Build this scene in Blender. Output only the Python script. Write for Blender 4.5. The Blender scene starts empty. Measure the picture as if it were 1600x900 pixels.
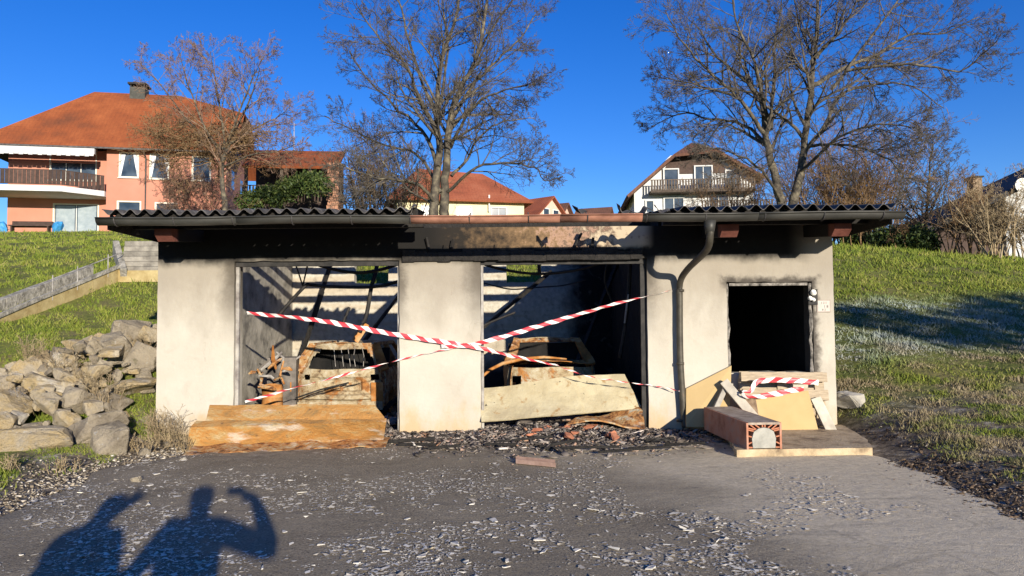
import bpy, bmesh, math, random
import numpy as np
from mathutils import Vector, Matrix, Euler, noise as mnoise

random.seed(7)
SC = bpy.context.scene
COL = SC.collection
R = math.radians

# ------------------------------------------------------------------ camera
F = 1155.0                      # focal length in pixels of the 1600 px wide photograph
PITCH, ROLL = R(2.5), R(0.45)
CAMZ = 1.6
_f = Vector((0, math.cos(PITCH), math.sin(PITCH)))
_u0 = Vector((0, -math.sin(PITCH), math.cos(PITCH)))
_r0 = Vector((1, 0, 0))
_r = _r0 * math.cos(ROLL) - _u0 * math.sin(ROLL)
_u = _r0 * math.sin(ROLL) + _u0 * math.cos(ROLL)
cam_d = bpy.data.cameras.new('camera')
cam = bpy.data.objects.new('camera', cam_d)
COL.objects.link(cam)
_b = -_f
cam.matrix_world = Matrix(((_r.x, _u.x, _b.x, 0), (_r.y, _u.y, _b.y, 0), (_r.z, _u.z, _b.z, CAMZ), (0, 0, 0, 1)))
cam_d.sensor_width = 36
cam_d.lens = 36 * F / 1600
cam_d.clip_start = 0.05
cam_d.clip_end = 4000
SC.camera = cam

def P(px, py, Y):               # a point of the place seen at photo pixel (px, py), at depth Y
    d = _r * ((px - 800) / F) + _u * ((450 - py) / F) + _f
    return Vector((0, 0, CAMZ)) + d * (Y / d.y)
def G(px, py, z=0.0):           # the same, on the level z
    d = _r * ((px - 800) / F) + _u * ((450 - py) / F) + _f
    return Vector((0, 0, CAMZ)) + d * ((z - CAMZ) / d.z)

# ------------------------------------------------------------------ sky, sun, exposure
SUN_EL, SUN_AZ = R(11.8), R(20.2)        # behind the camera, over the right shoulder
to_sun = Vector((math.sin(SUN_AZ) * math.cos(SUN_EL), -math.cos(SUN_AZ) * math.cos(SUN_EL), math.sin(SUN_EL)))
W = bpy.data.worlds.new('World'); SC.world = W; W.use_nodes = True
wn, wl = W.node_tree.nodes, W.node_tree.links
sky = wn.new('ShaderNodeTexSky'); sky.sky_type = 'NISHITA'; sky.sun_disc = False
sky.sun_elevation = SUN_EL
sky.sun_rotation = math.atan2(to_sun.x, to_sun.y)
sky.altitude = 600; sky.air_density = 1.0; sky.dust_density = 0.0; sky.ozone_density = 4.0
hs = wn.new('ShaderNodeHueSaturation'); hs.inputs['Saturation'].default_value = 1.24; hs.inputs['Hue'].default_value = 0.521
wl.new(sky.outputs[0], hs.inputs['Color']); wl.new(hs.outputs[0], wn['Background'].inputs[0])
wn['Background'].inputs[1].default_value = 0.125
sun_d = bpy.data.lights.new('sun', 'SUN'); sun_d.energy = 5.0; sun_d.angle = R(0.5); sun_d.color = (1.0, 0.91, 0.77)
sun = bpy.data.objects.new('sun', sun_d); COL.objects.link(sun)
sun.rotation_euler = to_sun.to_track_quat('Z', 'Y').to_euler()
vs = SC.view_settings
vs.view_transform = 'Standard'; vs.look = 'None'; vs.gamma = 1.0; vs.use_curve_mapping = False
vs.exposure = 0.55
SC.cycles.max_bounces = 4

# ------------------------------------------------------------------ helpers
def tag(o, label=None, cat=None, group=None, kind=None):
    if label: o['label'] = label
    if cat: o['category'] = cat
    if group: o['group'] = group
    if kind: o['kind'] = kind
    return o
def empty(name, loc=(0, 0, 0), rz=0.0, label=None, cat=None, group=None):
    o = bpy.data.objects.new(name, None); COL.objects.link(o)
    o.location = loc; o.rotation_euler = (0, 0, rz); o.empty_display_size = 0.2
    return tag(o, label, cat, group)
def link(name, me, m=None, parent=None, world=True):
    o = bpy.data.objects.new(name, me); COL.objects.link(o)
    if m is not None and not me.materials: me.materials.append(m)
    if parent is not None:
        o.parent = parent
        if world: o.matrix_parent_inverse = root_matrix(parent).inverted()
    return o
def root_matrix(o):
    mw = Matrix.LocRotScale(o.location, o.rotation_euler, o.scale)
    if o.parent: mw = root_matrix(o.parent) @ o.matrix_parent_inverse @ mw
    return mw

class MB:
    """collects shapes and links them as ONE mesh object"""
    def __init__(s): s.v = []; s.f = []
    def add(s, vs_, fs_):
        n = len(s.v); s.v.extend([tuple(p) for p in vs_]); s.f.extend([tuple(i + n for i in f) for f in fs_]); return s
    def box(s, x0, x1, y0, y1, z0, z1, mat=None):
        vs_ = [Vector((x, y, z)) for z in (z0, z1) for y in (y0, y1) for x in (x0, x1)]
        if mat is not None: vs_ = [mat @ p for p in vs_]
        return s.add(vs_, [(0, 2, 3, 1), (4, 5, 7, 6), (0, 1, 5, 4), (2, 6, 7, 3), (0, 4, 6, 2), (1, 3, 7, 5)])
    def bar(s, a, b, w, h, up=(0, 0, 1)):
        a, b = Vector(a), Vector(b); d = (b - a); L = d.length; d.normalize()
        upv = Vector(up)
        if abs(d.dot(upv)) > 0.98: upv = Vector((0, 1, 0))
        x = d.cross(upv).normalized(); z = x.cross(d)
        vs_ = [p + x * (sx * w / 2) + z * (sz * h / 2) for p in (a, b) for sz in (-1, 1) for sx in (-1, 1)]
        return s.add(vs_, [(0, 1, 3, 2), (4, 6, 7, 5), (0, 4, 5, 1), (2, 3, 7, 6), (0, 2, 6, 4), (1, 5, 7, 3)])
    def tube(s, pts, r, n=8, caps=True):
        pts = [Vector(p) for p in pts]; k = len(pts); rs = r if hasattr(r, '__len__') else [r] * k
        base = len(s.v); ref = Vector((0.13, 0.21, 0.97))
        for i, p in enumerate(pts):
            t = (pts[min(i + 1, k - 1)] - pts[max(i - 1, 0)]).normalized()
            rf = ref if abs(t.dot(ref)) < 0.95 else Vector((1, 0, 0))
            x = t.cross(rf).normalized(); y = t.cross(x)
            for j in range(n):
                a = 2 * math.pi * j / n
                s.v.append(tuple(p + (x * math.cos(a) + y * math.sin(a)) * rs[i]))
        for i in range(k - 1):
            for j in range(n):
                a, b = base + i * n + j, base + i * n + (j + 1) % n
                s.f.append((a, b, b + n, a + n))
        if caps:
            s.f.append(tuple(base + j for j in range(n))[::-1]); s.f.append(tuple(base + (k - 1) * n + j for j in range(n)))
        return s
    def prism(s, pts2, a0, a1, fn):          # polygon pts2 extruded from a0 to a1; fn(u, v, a) -> point
        n = len(pts2)
        vs_ = [fn(u, v, a0) for u, v in pts2] + [fn(u, v, a1) for u, v in pts2]
        fs_ = [tuple(range(n))[::-1], tuple(range(n, 2 * n))] + [(i, (i + 1) % n, n + (i + 1) % n, n + i) for i in range(n)]
        return s.add(vs_, fs_)
    def grid(s, nu, nv, fn, skip=None):
        vs_ = [fn(i / nu, j / nv) for j in range(nv + 1) for i in range(nu + 1)]
        fs_ = [(j * (nu + 1) + i, j * (nu + 1) + i + 1, (j + 1) * (nu + 1) + i + 1, (j + 1) * (nu + 1) + i)
               for j in range(nv) for i in range(nu) if not (skip and skip((i + .5) / nu, (j + .5) / nv))]
        return s.add(vs_, fs_)
    def mesh(s, name='mesh', smooth=False):
        me = bpy.data.meshes.new(name); me.from_pydata(s.v, [], s.f); me.update()
        bm = bmesh.new(); bm.from_mesh(me)
        bmesh.ops.recalc_face_normals(bm, faces=bm.faces)
        bm.to_mesh(me); bm.free()
        if smooth: me.polygons.foreach_set('use_smooth', [True] * len(me.polygons))
        return me
    def build(s, name, m=None, parent=None, world=True, smooth=False, solid=0.0, bevel=0.0):
        me = s.mesh(name, smooth)
        if solid or bevel:
            bm = bmesh.new(); bm.from_mesh(me)
            if solid: bmesh.ops.solidify(bm, geom=bm.faces[:], thickness=solid)
            if bevel:
                bmesh.ops.bevel(bm, geom=[e for e in bm.edges if len(e.link_faces) == 2 and e.calc_face_angle(0) > 0.5], offset=bevel, segments=2, affect='EDGES', profile=0.6)
            bm.to_mesh(me); bm.free()
        return link(name, me, m, parent, world)

def fast_mesh(name, V, Fc, n):
    """V (k,3) array, Fc (m,n) array of n-gons"""
    me = bpy.data.meshes.new(name)
    V = np.asarray(V, dtype=np.float32); Fc = np.asarray(Fc, dtype=np.int32)
    me.vertices.add(len(V)); me.vertices.foreach_set('co', V.ravel())
    m = len(Fc); me.loops.add(m * n); me.loops.foreach_set('vertex_index', Fc.ravel())
    me.polygons.add(m); me.polygons.foreach_set('loop_start', np.arange(0, m * n, n, dtype=np.int32))
    me.update(calc_edges=True); return me

# ------------------------------------------------------------------ procedural materials
class NT:
    def __init__(s, name, rough=0.85, metal=0.0, spec=0.3):
        s.m = bpy.data.materials.new(name); s.m.use_nodes = True
        s.t = s.m.node_tree; s.n = s.t.nodes; s.l = s.t.links; s.b = s.n['Principled BSDF']
        s.b.inputs['Roughness'].default_value = rough; s.b.inputs['Metallic'].default_value = metal
        s.b.inputs['Specular IOR Level'].default_value = spec
        s._pos = None
    def put(s, sock, v):
        if hasattr(v, 'is_output'): s.l.new(v, sock)
        elif isinstance(v, (tuple, list)) and len(v) == 3 and sock.type == 'RGBA': sock.default_value = (*v, 1)
        else: sock.default_value = v
    def pos(s):
        if s._pos is None: s._pos = s.n.new('ShaderNodeNewGeometry')
        return s._pos.outputs['Position']
    def island(s):
        if s._pos is None: s._pos = s.n.new('ShaderNodeNewGeometry')
        return s._pos.outputs['Random Per Island']
    def obj(s): return s.n.new('ShaderNodeTexCoord').outputs['Object']
    def objrand(s): return s.n.new('ShaderNodeObjectInfo').outputs['Random']
    def sep(s, v):
        x = s.n.new('ShaderNodeSeparateXYZ'); s.l.new(v, x.inputs[0]); return x.outputs
    def scalev(s, v, sc):
        x = s.n.new('ShaderNodeVectorMath'); x.operation = 'MULTIPLY'; s.l.new(v, x.inputs[0]); x.inputs[1].default_value = sc; return x.outputs[0]
    def noise(s, scale, detail=5, vec=None, rough=0.6, dist=0.0):
        x = s.n.new('ShaderNodeTexNoise'); x.inputs['Scale'].default_value = scale; x.inputs['Detail'].default_value = detail
        x.inputs['Roughness'].default_value = rough; x.inputs['Distortion'].default_value = dist
        s.l.new(vec if vec is not None else s.pos(), x.inputs['Vector']); return x.outputs[0]
    def voro(s, scale, vec=None, feature='F1', out=0):
        x = s.n.new('ShaderNodeTexVoronoi'); x.feature = feature; x.inputs['Scale'].default_value = scale
        s.l.new(vec if vec is not None else s.pos(), x.inputs['Vector']); return x.outputs[out]
    def math(s, op, a, b=0.0, clamp=False):
        x = s.n.new('ShaderNodeMath'); x.operation = op; x.use_clamp = clamp; s.put(x.inputs[0], a); s.put(x.inputs[1], b); return x.outputs[0]
    def step(s, v, lo, hi, a=0.0, b=1.0):
        x = s.n.new('ShaderNodeMapRange'); x.interpolation_type = 'SMOOTHSTEP'
        s.put(x.inputs[0], v)
        if lo > hi: lo, hi, a, b = hi, lo, b, a
        x.inputs[1].default_value = lo; x.inputs[2].default_value = hi; x.inputs[3].default_value = a; x.inputs[4].default_value = b
        return x.outputs[0]
    def ramp(s, fac, stops):
        x = s.n.new('ShaderNodeValToRGB'); s.put(x.inputs[0], fac); e = x.color_ramp.elements
        while len(e) < len(stops): e.new(0.5)
        for el, (p, c) in zip(e, stops): el.position = p; el.color = (*c, 1)
        return x.outputs[0]
    def mix(s, fac, a, b, blend='MIX'):
        x = s.n.new('ShaderNodeMix'); x.data_type = 'RGBA'; x.blend_type = blend
        s.put(x.inputs[0], fac); s.put(x.inputs[6], a); s.put(x.inputs[7], b); return x.outputs[2]
    def bump(s, h, strength=0.5, dist=0.02, chain=None):
        x = s.n.new('ShaderNodeBump'); x.inputs['Strength'].default_value = strength; x.inputs['Distance'].default_value = dist
        s.l.new(h, x.inputs['Height'])
        if chain is not None: s.l.new(chain, x.inputs['Normal'])
        s.l.new(x.outputs[0], s.b.inputs['Normal']); return x.outputs[0]
    def color(s, c): s.put(s.b.inputs['Base Color'], c); return s.m

MATS = {}
def simple(name, c0, c1, scale=3.0, rough=0.85, bump=0.3, bscale=30.0, dist=0.01, metal=0.0, stretch=None, detail=6, c2=None, spec=0.3, rnd=0.0):
    """two or three colours mixed by noise, with fine relief; rnd varies the tone between objects"""
    t = NT(name, rough, metal, spec)
    v = t.pos()
    if stretch: v = t.scalev(v, stretch)
    f = t.noise(scale, detail, v)
    c = t.ramp(f, [(0.32, c0), (0.68, c1)] if c2 is None else [(0.30, c0), (0.50, c1), (0.70, c2)])
    if rnd:
        c = t.mix(t.step(t.objrand(), 0, 1, 0.0, rnd), c, tuple(x * 0.35 for x in c0))
    if bump: t.bump(t.noise(bscale, 6, v), bump, dist)
    MATS[name] = t.color(c); return MATS[name]

# ------------------------------------------------------------------ tubes by the thousand (branches)
class Twigs:
    def __init__(s): s.d = {}
    def add(s, pts, rad, n): s.d.setdefault((len(pts), n), []).append((pts, rad))
    def build(s, name, m, parent=None):
        Vs, Fs, off = [], [], 0
        for (k, n), lst in s.d.items():
            Pn = np.array([a for a, _ in lst]); Rn = np.array([b for _, b in lst]); B = len(lst)
            T = np.gradient(Pn, axis=1); T /= np.linalg.norm(T, axis=2, keepdims=True) + 1e-9
            ref = np.where(np.abs(T[..., 2:3]) > 0.9, np.array([1., 0, 0]), np.array([0, 0, 1.]))
            X = np.cross(T, ref); X /= np.linalg.norm(X, axis=2, keepdims=True) + 1e-9
            Yv = np.cross(T, X)
            a = np.arange(n) * 2 * np.pi / n
            V = Pn[:, :, None, :] + Rn[:, :, None, None] * (X[:, :, None, :] * np.cos(a)[None, None, :, None] + Yv[:, :, None, :] * np.sin(a)[None, None, :, None])
            idx = np.arange(B * k * n).reshape(B, k, n) + off
            q = np.stack([idx[:, :-1, :], np.roll(idx[:, :-1, :], -1, 2), np.roll(idx[:, 1:, :], -1, 2), idx[:, 1:, :]], -1)
            Vs.append(V.reshape(-1, 3)); Fs.append(q.reshape(-1, 4)); off += B * k * n
        me = fast_mesh(name, np.concatenate(Vs), np.concatenate(Fs), 4)
        me.polygons.foreach_set('use_smooth', [True] * len(me.polygons))
        return link(name, me, m, parent)
RMIN = [0.005]
def norm3(d):
    l = math.sqrt(d[0] * d[0] + d[1] * d[1] + d[2] * d[2]) + 1e-9; return (d[0] / l, d[1] / l, d[2] / l)
def rot_away(d, ang, rng):
    """a direction at the angle ang from d, at a random azimuth"""
    a = (0, 0, 1) if abs(d[2]) < 0.9 else (1, 0, 0)
    x = norm3((d[1] * a[2] - d[2] * a[1], d[2] * a[0] - d[0] * a[2], d[0] * a[1] - d[1] * a[0]))
    y = (d[1] * x[2] - d[2] * x[1], d[2] * x[0] - d[0] * x[2], d[0] * x[1] - d[1] * x[0])
    ph = rng.random() * 6.2832; c, s_ = math.cos(ang), math.sin(ang); cp, sp = math.cos(ph), math.sin(ph)
    return tuple(d[i] * c + (x[i] * cp + y[i] * sp) * s_ for i in range(3))
def grow(tw, rng, p, d, L, r, lvl, cfg):
    """one branch and everything that grows from it; cfg per level: points, sides, children, length ratio, wiggle, up"""
    k, sides, nch, ratio, wig, up, ang = cfg[lvl]
    pts = [tuple(p)]; dirs = [d]; q = p
    for i in range(k - 1):
        d = norm3((d[0] + rng.gauss(0, wig), d[1] + rng.gauss(0, wig), d[2] + rng.gauss(0, wig) + up))
        q = (q[0] + d[0] * L / (k - 1), q[1] + d[1] * L / (k - 1), q[2] + d[2] * L / (k - 1)); pts.append(q); dirs.append(d)
    rad = [max(r * (1 - 0.75 * i / (k - 1)), RMIN[0]) for i in range(k)]
    tw[min(lvl, len(tw) - 1)].add(pts, rad, sides)
    if lvl + 1 < len(cfg): sprout(tw, rng, pts, dirs, rad, L, lvl, cfg, nch, 0.22)
def sprout(tw, rng, pts, dirs, rad, L, lvl, cfg, nch, t0):
    k = len(pts); ratio, ang = cfg[lvl][3], cfg[lvl][6]
    for c in range(nch):
        t = t0 + (1 - t0) * (c + rng.random()) / nch
        x = min(t, 0.999) * (k - 1); i = int(x); w = x - i
        a, b = pts[i], pts[min(i + 1, k - 1)]
        pos = tuple(a[j] * (1 - w) + b[j] * w for j in range(3))
        dd = rot_away(dirs[i], ang * (0.7 + 0.6 * rng.random()), rng)
        grow(tw, rng, pos, dd, L * ratio * (1.15 - 0.65 * t) * (0.7 + 0.6 * rng.random()), max(rad[i] * 0.55, RMIN[0]), lvl + 1, cfg)
def limb(tw, rng, pts, r0, r1, cfg, nch, sides=8, lenref=None, t0=0.2, smooth=4):
    """a hand-laid main stem through pts, smoothed, carrying procedural branches"""
    pts = [Vector(p) for p in pts]; out = []
    for i in range(len(pts) - 1):
        p0, p1, p2, p3 = pts[max(i - 1, 0)], pts[i], pts[i + 1], pts[min(i + 2, len(pts) - 1)]
        for j in range(smooth):
            t = j / smooth
            out.append(0.5 * ((2 * p1) + (p2 - p0) * t + (2 * p0 - 5 * p1 + 4 * p2 - p3) * t * t + (3 * p1 - p0 - 3 * p2 + p3) * t ** 3))
    out.append(pts[-1]); k = len(out)
    out = [tuple(p + Vector((rng.gauss(0, .02), rng.gauss(0, .02), rng.gauss(0, .02)))) for p in out]
    rad = [r0 + (r1 - r0) * (i / (k - 1)) ** 0.8 for i in range(k)]
    tw[0].add(out, rad, sides)
    dirs = [norm3(tuple(out[min(i + 1, k - 1)][j] - out[max(i - 1, 0)][j] for j in range(3))) for i in range(k)]
    L = lenref or sum((Vector(out[i + 1]) - Vector(out[i])).length for i in range(k - 1))
    sprout(tw, rng, out, dirs, rad, L, 0, cfg, nch, t0)
# ------------------------------------------------------------------ terrain
def sm(t): t = np.clip(t, 0, 1); return t * t * (3 - 2 * t)
def Hraw(X, Y):
    X = np.asarray(X, float); Y = np.asarray(Y, float)
    Lf = np.interp(Y, [-50, 5, 8.6, 10, 12.5, 14, 17, 25, 40, 55, 80, 200, 900], [0, 0.03, 0.08, 0.38, 1.25, 1.6, 2.5, 4.2, 6.55, 8.4, 10.0, 17, 40])
    Rf = np.interp(Y, [-50, 4, 8, 10, 12, 15, 17, 20, 25, 30, 40, 60, 100, 300, 900], [0, 0, 0.06, 0.22, 0.55, 1.25, 1.8, 2.6, 3.75, 4.4, 5.0, 6.5, 9.0, 19, 40])
    Rf = Rf + 0.10 * np.clip(X - 4.3, 0, 4) * sm((Y - 3) / 6) - 0.10 * np.clip(X - 10, 0, 12) * sm((Y - 14) / 14)
    wL = sm((-4.55 - X) / 1.1); wR = sm((X - 4.25) / 0.9)
    mid = Lf + (Rf - Lf) * np.clip((X + 5) / 9.5, 0, 1)
    z = Lf * wL + Rf * wR + (1 - wL - wR) * mid * sm((Y - 16.1) / 0.6)
    rough = 0.05 * np.sin(X * 1.3 + Y * .7) * np.sin(Y * 1.1 - X * .4) + 0.03 * np.sin(X * 3.1 + 1) * np.sin(Y * 2.7 + X)
    away = np.clip((np.abs(X) - 4.8) / 1.5, 0, 1) * np.clip((Y - 7.5) / 3, 0, 1)
    return z + rough * away
def H(x, y): return float(Hraw(x, y))

gx = np.concatenate([[-1500, -600, -300, -160, -100, -75], np.arange(-60, -16, 2), np.arange(-16, 16.01, 0.25), np.arange(18, 62, 2), [80, 110, 170, 300, 600, 1500], [-4.98, -4.90, 4.42, 4.50]])
gy = np.concatenate([[-800, -300, -100, -50], np.arange(-30, 4, 2), np.arange(4, 24.01, 0.25), np.arange(26, 90, 2), [100, 130, 180, 260, 400, 900, 1800], [16.15, 16.22]])
gx = np.unique(np.round(gx, 3)); gy = np.unique(np.round(gy, 3))
XX, YY = np.meshgrid(gx, gy); ZZ = Hraw(XX, YY)
inside = (XX >= -4.91) & (XX <= 4.43) & (YY >= 10.6) & (YY <= 16.16)
ZZ = np.where(inside, -0.08, ZZ)
nx, ny = len(gx), len(gy)
ii = np.arange(nx * ny).reshape(ny, nx)
q = np.stack([ii[:-1, :-1], ii[:-1, 1:], ii[1:, 1:], ii[1:, :-1]], -1).reshape(-1, 4)

t = NT('grass_ground', 0.95)
x, y, z = t.sep(t.pos())
c = t.ramp(t.noise(0.9, 7), [(0.30, (0.075, 0.095, 0.016)), (0.5, (0.13, 0.145, 0.026)), (0.66, (0.19, 0.165, 0.055))])
c = t.mix(t.step(t.noise(5, 5), 0.52, 0.75), c, (0.17, 0.13, 0.065))
dirtR = t.math('MULTIPLY', t.step(t.math('ADD', x, t.math('MULTIPLY', t.noise(1.3, 5), 1.6)), 5.9, 5.2), t.step(x, 3.0, 4.0))
dirtR = t.math('MULTIPLY', dirtR, t.step(y, 11.0, 10.0))
c = t.mix(dirtR, c, t.ramp(t.noise(7, 5), [(0.35, (0.045, 0.03, 0.018)), (0.6, (0.13, 0.085, 0.05)), (0.75, (0.25, 0.2, 0.14))]))
dirtL = t.math('MULTIPLY', t.step(t.math('ADD', x, t.math('MULTIPLY', t.noise(1.1, 5), 1.4)), -5.1, -4.5), t.step(y, 11.5, 9.5))
c = t.mix(dirtL, c, t.ramp(t.noise(6, 5), [(0.35, (0.06, 0.045, 0.03)), (0.55, (0.2, 0.16, 0.11)), (0.7, (0.42, 0.38, 0.31))]))
t.bump(t.noise(9, 8), 0.8, 0.08)
GROUND_M = t.color(c)
gme = fast_mesh('ground', np.stack([XX, YY, ZZ], -1).reshape(-1, 3), q, 4)
gme.polygons.foreach_set('use_smooth', [True] * len(gme.polygons))
tag(link('ground', gme, GROUND_M), kind='structure')

# asphalt forecourt and road behind the camera
def edgeL(Y): return -4.35 + 0.10 * math.sin(Y * 2.1) + 0.06 * math.sin(Y * 5.3) - max(0, 2.5 - Y) * 1.3 + (0.55 * max(0, Y - 8.3) if Y < 10 else 0.93)
def edgeR(Y): return 4.12 + 0.10 * math.sin(Y * 1.7 + 1) + 0.05 * math.sin(Y * 6.1) + max(0, 2.5 - Y) * 1.6
ys = [-14, -8, -4, -1, 1] + [1 + 0.12 * i for i in range(1, 80)] + [10.56]
V, Fq, nu = [], [], 48
for Y in ys:
    l, r_ = edgeL(Y), edgeR(Y)
    for i in range(nu + 1):
        X = l + (r_ - l) * i / nu
        V.append((X, Y, 0.008 + 0.012 * math.sin(X * .9 + Y * .5) * math.sin(Y * .8) * (1 if 0 < i < nu else 0) + (0.012 if 0 < i < nu else 0)))
for j in range(len(ys) - 1):
    for i in range(nu):
        a = j * (nu + 1) + i; Fq.append((a, a + 1, a + nu + 2, a + nu + 1))
t = NT('asphalt', 0.9, spec=0.25)
x, y, z = t.sep(t.pos())
c = t.ramp(t.noise(1.1, 6), [(0.3, (0.225, 0.182, 0.118)), (0.7, (0.33, 0.272, 0.182))])
grain = t.noise(60, 4, rough=.75); c = t.mix(t.step(grain, 0.52, 0.74), c, (0.48, 0.41, 0.29))
c = t.mix(t.step(grain, 0.50, 0.30), c, (0.055, 0.05, 0.042))
dust = t.step(t.math('ADD', t.math('ADD', x, t.math('MULTIPLY', y, 0.35)), t.math('MULTIPLY', t.noise(0.55, 6, dist=0.4), 4.0)), 4.6, 7.2)
c = t.mix(t.math('MULTIPLY', dust, 0.92), c, t.ramp(t.noise(26, 7, rough=.75), [(0.3, (0.50, 0.41, 0.265)), (0.7, (0.82, 0.70, 0.49))]))
streak = t.step(t.noise(2.2, 6, t.scalev(t.pos(), (0.5, 2.2, 1)), dist=0.6), 0.56, 0.74)
c = t.mix(t.math('MULTIPLY', streak, 0.35), c, (0.09, 0.085, 0.08))
ash = t.step(t.math('ADD', y, t.math('MULTIPLY', t.noise(1.4, 6), 2.6)), 9.6, 11.0)
c = t.mix(t.math('MULTIPLY', ash, 0.75), c, t.ramp(t.noise(9, 7), [(0.3, (0.06, 0.048, 0.035)), (0.5, (0.21, 0.175, 0.13)), (0.68, (0.48, 0.42, 0.33))]))
pw = t.step(t.noise(30, 4), 0.64, 0.70)
pw = t.math('MULTIPLY', pw, t.step(t.noise(0.9, 4), 0.45, 0.6))
c = t.mix(t.math('MULTIPLY', pw, 0.75), c, (0.66, 0.60, 0.48))
cr = t.voro(0.55, t.pos(), 'DISTANCE_TO_EDGE'); crk = t.math('MULTIPLY', t.step(t.math('ADD', cr, t.math('MULTIPLY', t.noise(7, 4), .03)), .024, .016), t.step(t.noise(.5, 2), .48, .6))
c = t.mix(t.math('MULTIPLY', crk, .22), c, (0.04, 0.035, 0.028))
b1 = t.bump(t.noise(120, 3), 0.7, 0.008); t.bump(t.noise(7, 5), 0.35, 0.03, b1)
am = fast_mesh('asphalt_forecourt', np.array(V), np.array(Fq), 4); am.polygons.foreach_set('use_smooth', [True] * len(am.polygons))
tag(link('asphalt_forecourt', am, t.color(c)), kind='structure')

# ------------------------------------------------------------------ common materials
simple('burnt_wood', (0.010, 0.009, 0.008), (0.03, 0.026, 0.022), 14, 0.8, 0.9, 40, 0.02)
simple('brown_wood', (0.13, 0.045, 0.03), (0.2, 0.075, 0.05), 9, 0.8, 0.3)
simple('grey_wood', (0.28, 0.22, 0.15), (0.48, 0.39, 0.27), 7, 0.85, 0.4, 40, 0.006, stretch=(1, 8, 8))
simple('dark_metal', (0.045, 0.043, 0.042), (0.11, 0.10, 0.095), 5, 0.55, 0.2, 30, 0.004, metal=0.3)
simple('gutter_metal', (0.04, 0.039, 0.034), (0.10, 0.097, 0.085), 3, 0.5, 0.15, 25, 0.004, metal=0.35, stretch=(.4, 1, 1))
simple('red_rust_metal', (0.16, 0.07, 0.045), (0.42, 0.2, 0.13), 6, 0.75, 0.3, 30, 0.005, stretch=(.5, 1, 1))
simple('black_metal', (0.010, 0.010, 0.010), (0.04, 0.036, 0.032), 8, 0.7, 0.4, 40, 0.005)
simple('rust', (0.14, 0.055, 0.018), (0.42, 0.17, 0.04), 3.5, 0.85, 0.5, 30, 0.01, c2=(0.50, 0.36, 0.19))
simple('concrete', (0.26, 0.24, 0.2), (0.48, 0.44, 0.36), 4, 0.9, 0.5, 40, 0.006)
simple('pale_slab', (0.38, 0.34, 0.27), (0.6, 0.55, 0.44), 5, 0.9, 0.4, 50, 0.005)
t = None
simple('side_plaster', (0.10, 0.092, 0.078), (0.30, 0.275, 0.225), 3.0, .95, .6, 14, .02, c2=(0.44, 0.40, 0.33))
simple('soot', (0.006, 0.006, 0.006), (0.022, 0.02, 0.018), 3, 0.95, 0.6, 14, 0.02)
simple('white_paint', (0.72, 0.7, 0.62), (0.8, 0.78, 0.7), 4, 0.7, 0.05)
simple('clay', (0.36, 0.13, 0.07), (0.52, 0.22, 0.12), 8, 0.9, 0.4, 40, 0.006)

# car rust: calcined white, orange and soot in patches
def rusty(name, a, w=0.5, sc=4.0):
    t = NT(name, 0.9)
    n1 = t.noise(sc, 8, t.scalev(t.pos(), (.55, 1, 1)) if a else None, rough=0.7, dist=0.9 if a else .5)
    c = t.ramp(n1, [(0.30, (0.03, 0.02, 0.014)), (0.40, (0.12, 0.055, 0.025)), (0.48, (0.36, 0.16, 0.05)), (0.56, (0.40, 0.26, 0.12)), (0.63, (0.42, 0.36, 0.25)), (0.76, (0.54, 0.50, 0.40))] if a == 0 else
               [(0.26, (0.10, 0.06, 0.03)), (0.38, (0.28, 0.17, 0.065)), (0.48, (0.44, 0.21, 0.055)), (0.56, (0.44, 0.29, 0.12)), (0.65, (0.50, 0.41, 0.25)), (0.76, (0.54, 0.49, 0.39))])
    c = t.mix(t.step(t.noise(sc * 3.1, 6), 0.60, 0.75), c, (0.06, 0.045, 0.035))
    c = t.mix(t.math('MULTIPLY', t.step(t.noise(sc * 0.7, 6, t.scalev(t.pos(), (1, 1, 3))), 0.55, 0.68), w), c, (0.66, 0.62, 0.54))
    t.bump(t.noise(28, 7), 0.7, 0.02)
    MATS[name] = t.color(c)
rusty('wreck_metal', 0, 0.35, 7.5)
t = NT('wreck_ash', 0.9)
c = t.ramp(t.noise(6.0, 8, rough=.72, dist=.7), [(0.28, (0.05, 0.038, 0.028)), (0.38, (0.17, 0.115, 0.065)), (0.48, (0.36, 0.28, 0.165)), (0.60, (0.44, 0.385, 0.27)), (0.74, (0.52, 0.485, 0.39))])
c = t.mix(t.step(t.noise(3.1, 7, dist=.8), .54, .64), c, t.ramp(t.noise(14, 5), [(.35, (0.20, 0.08, 0.025)), (.65, (0.42, 0.19, 0.055))]))
t.bump(t.noise(24, 7), .8, .02); MATS['wreck_ash'] = t.color(c)
rusty('orange_sheet', 1, 0.6, 3.0)
t = NT('cream_sheet', 0.8)
c = t.ramp(t.noise(2.5, 6), [(0.3, (0.38, 0.31, 0.18)), (0.6, (0.52, 0.455, 0.29)), (0.8, (0.58, 0.53, 0.39))])
c = t.mix(t.math('MULTIPLY', t.step(t.noise(1.6, 7, dist=0.8), 0.50, 0.66), .55), c, (0.33, 0.27, 0.17))
c = t.mix(t.step(t.noise(6, 7, dist=0.6), 0.56, 0.7), c, (0.3, 0.17, 0.06))
c = t.mix(t.step(t.noise(14, 5), 0.66, 0.74), c, (0.06, 0.05, 0.035))
t.bump(t.noise(9, 8, rough=.7), 0.7, 0.03); MATS['cream_sheet'] = t.color(c)

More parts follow.
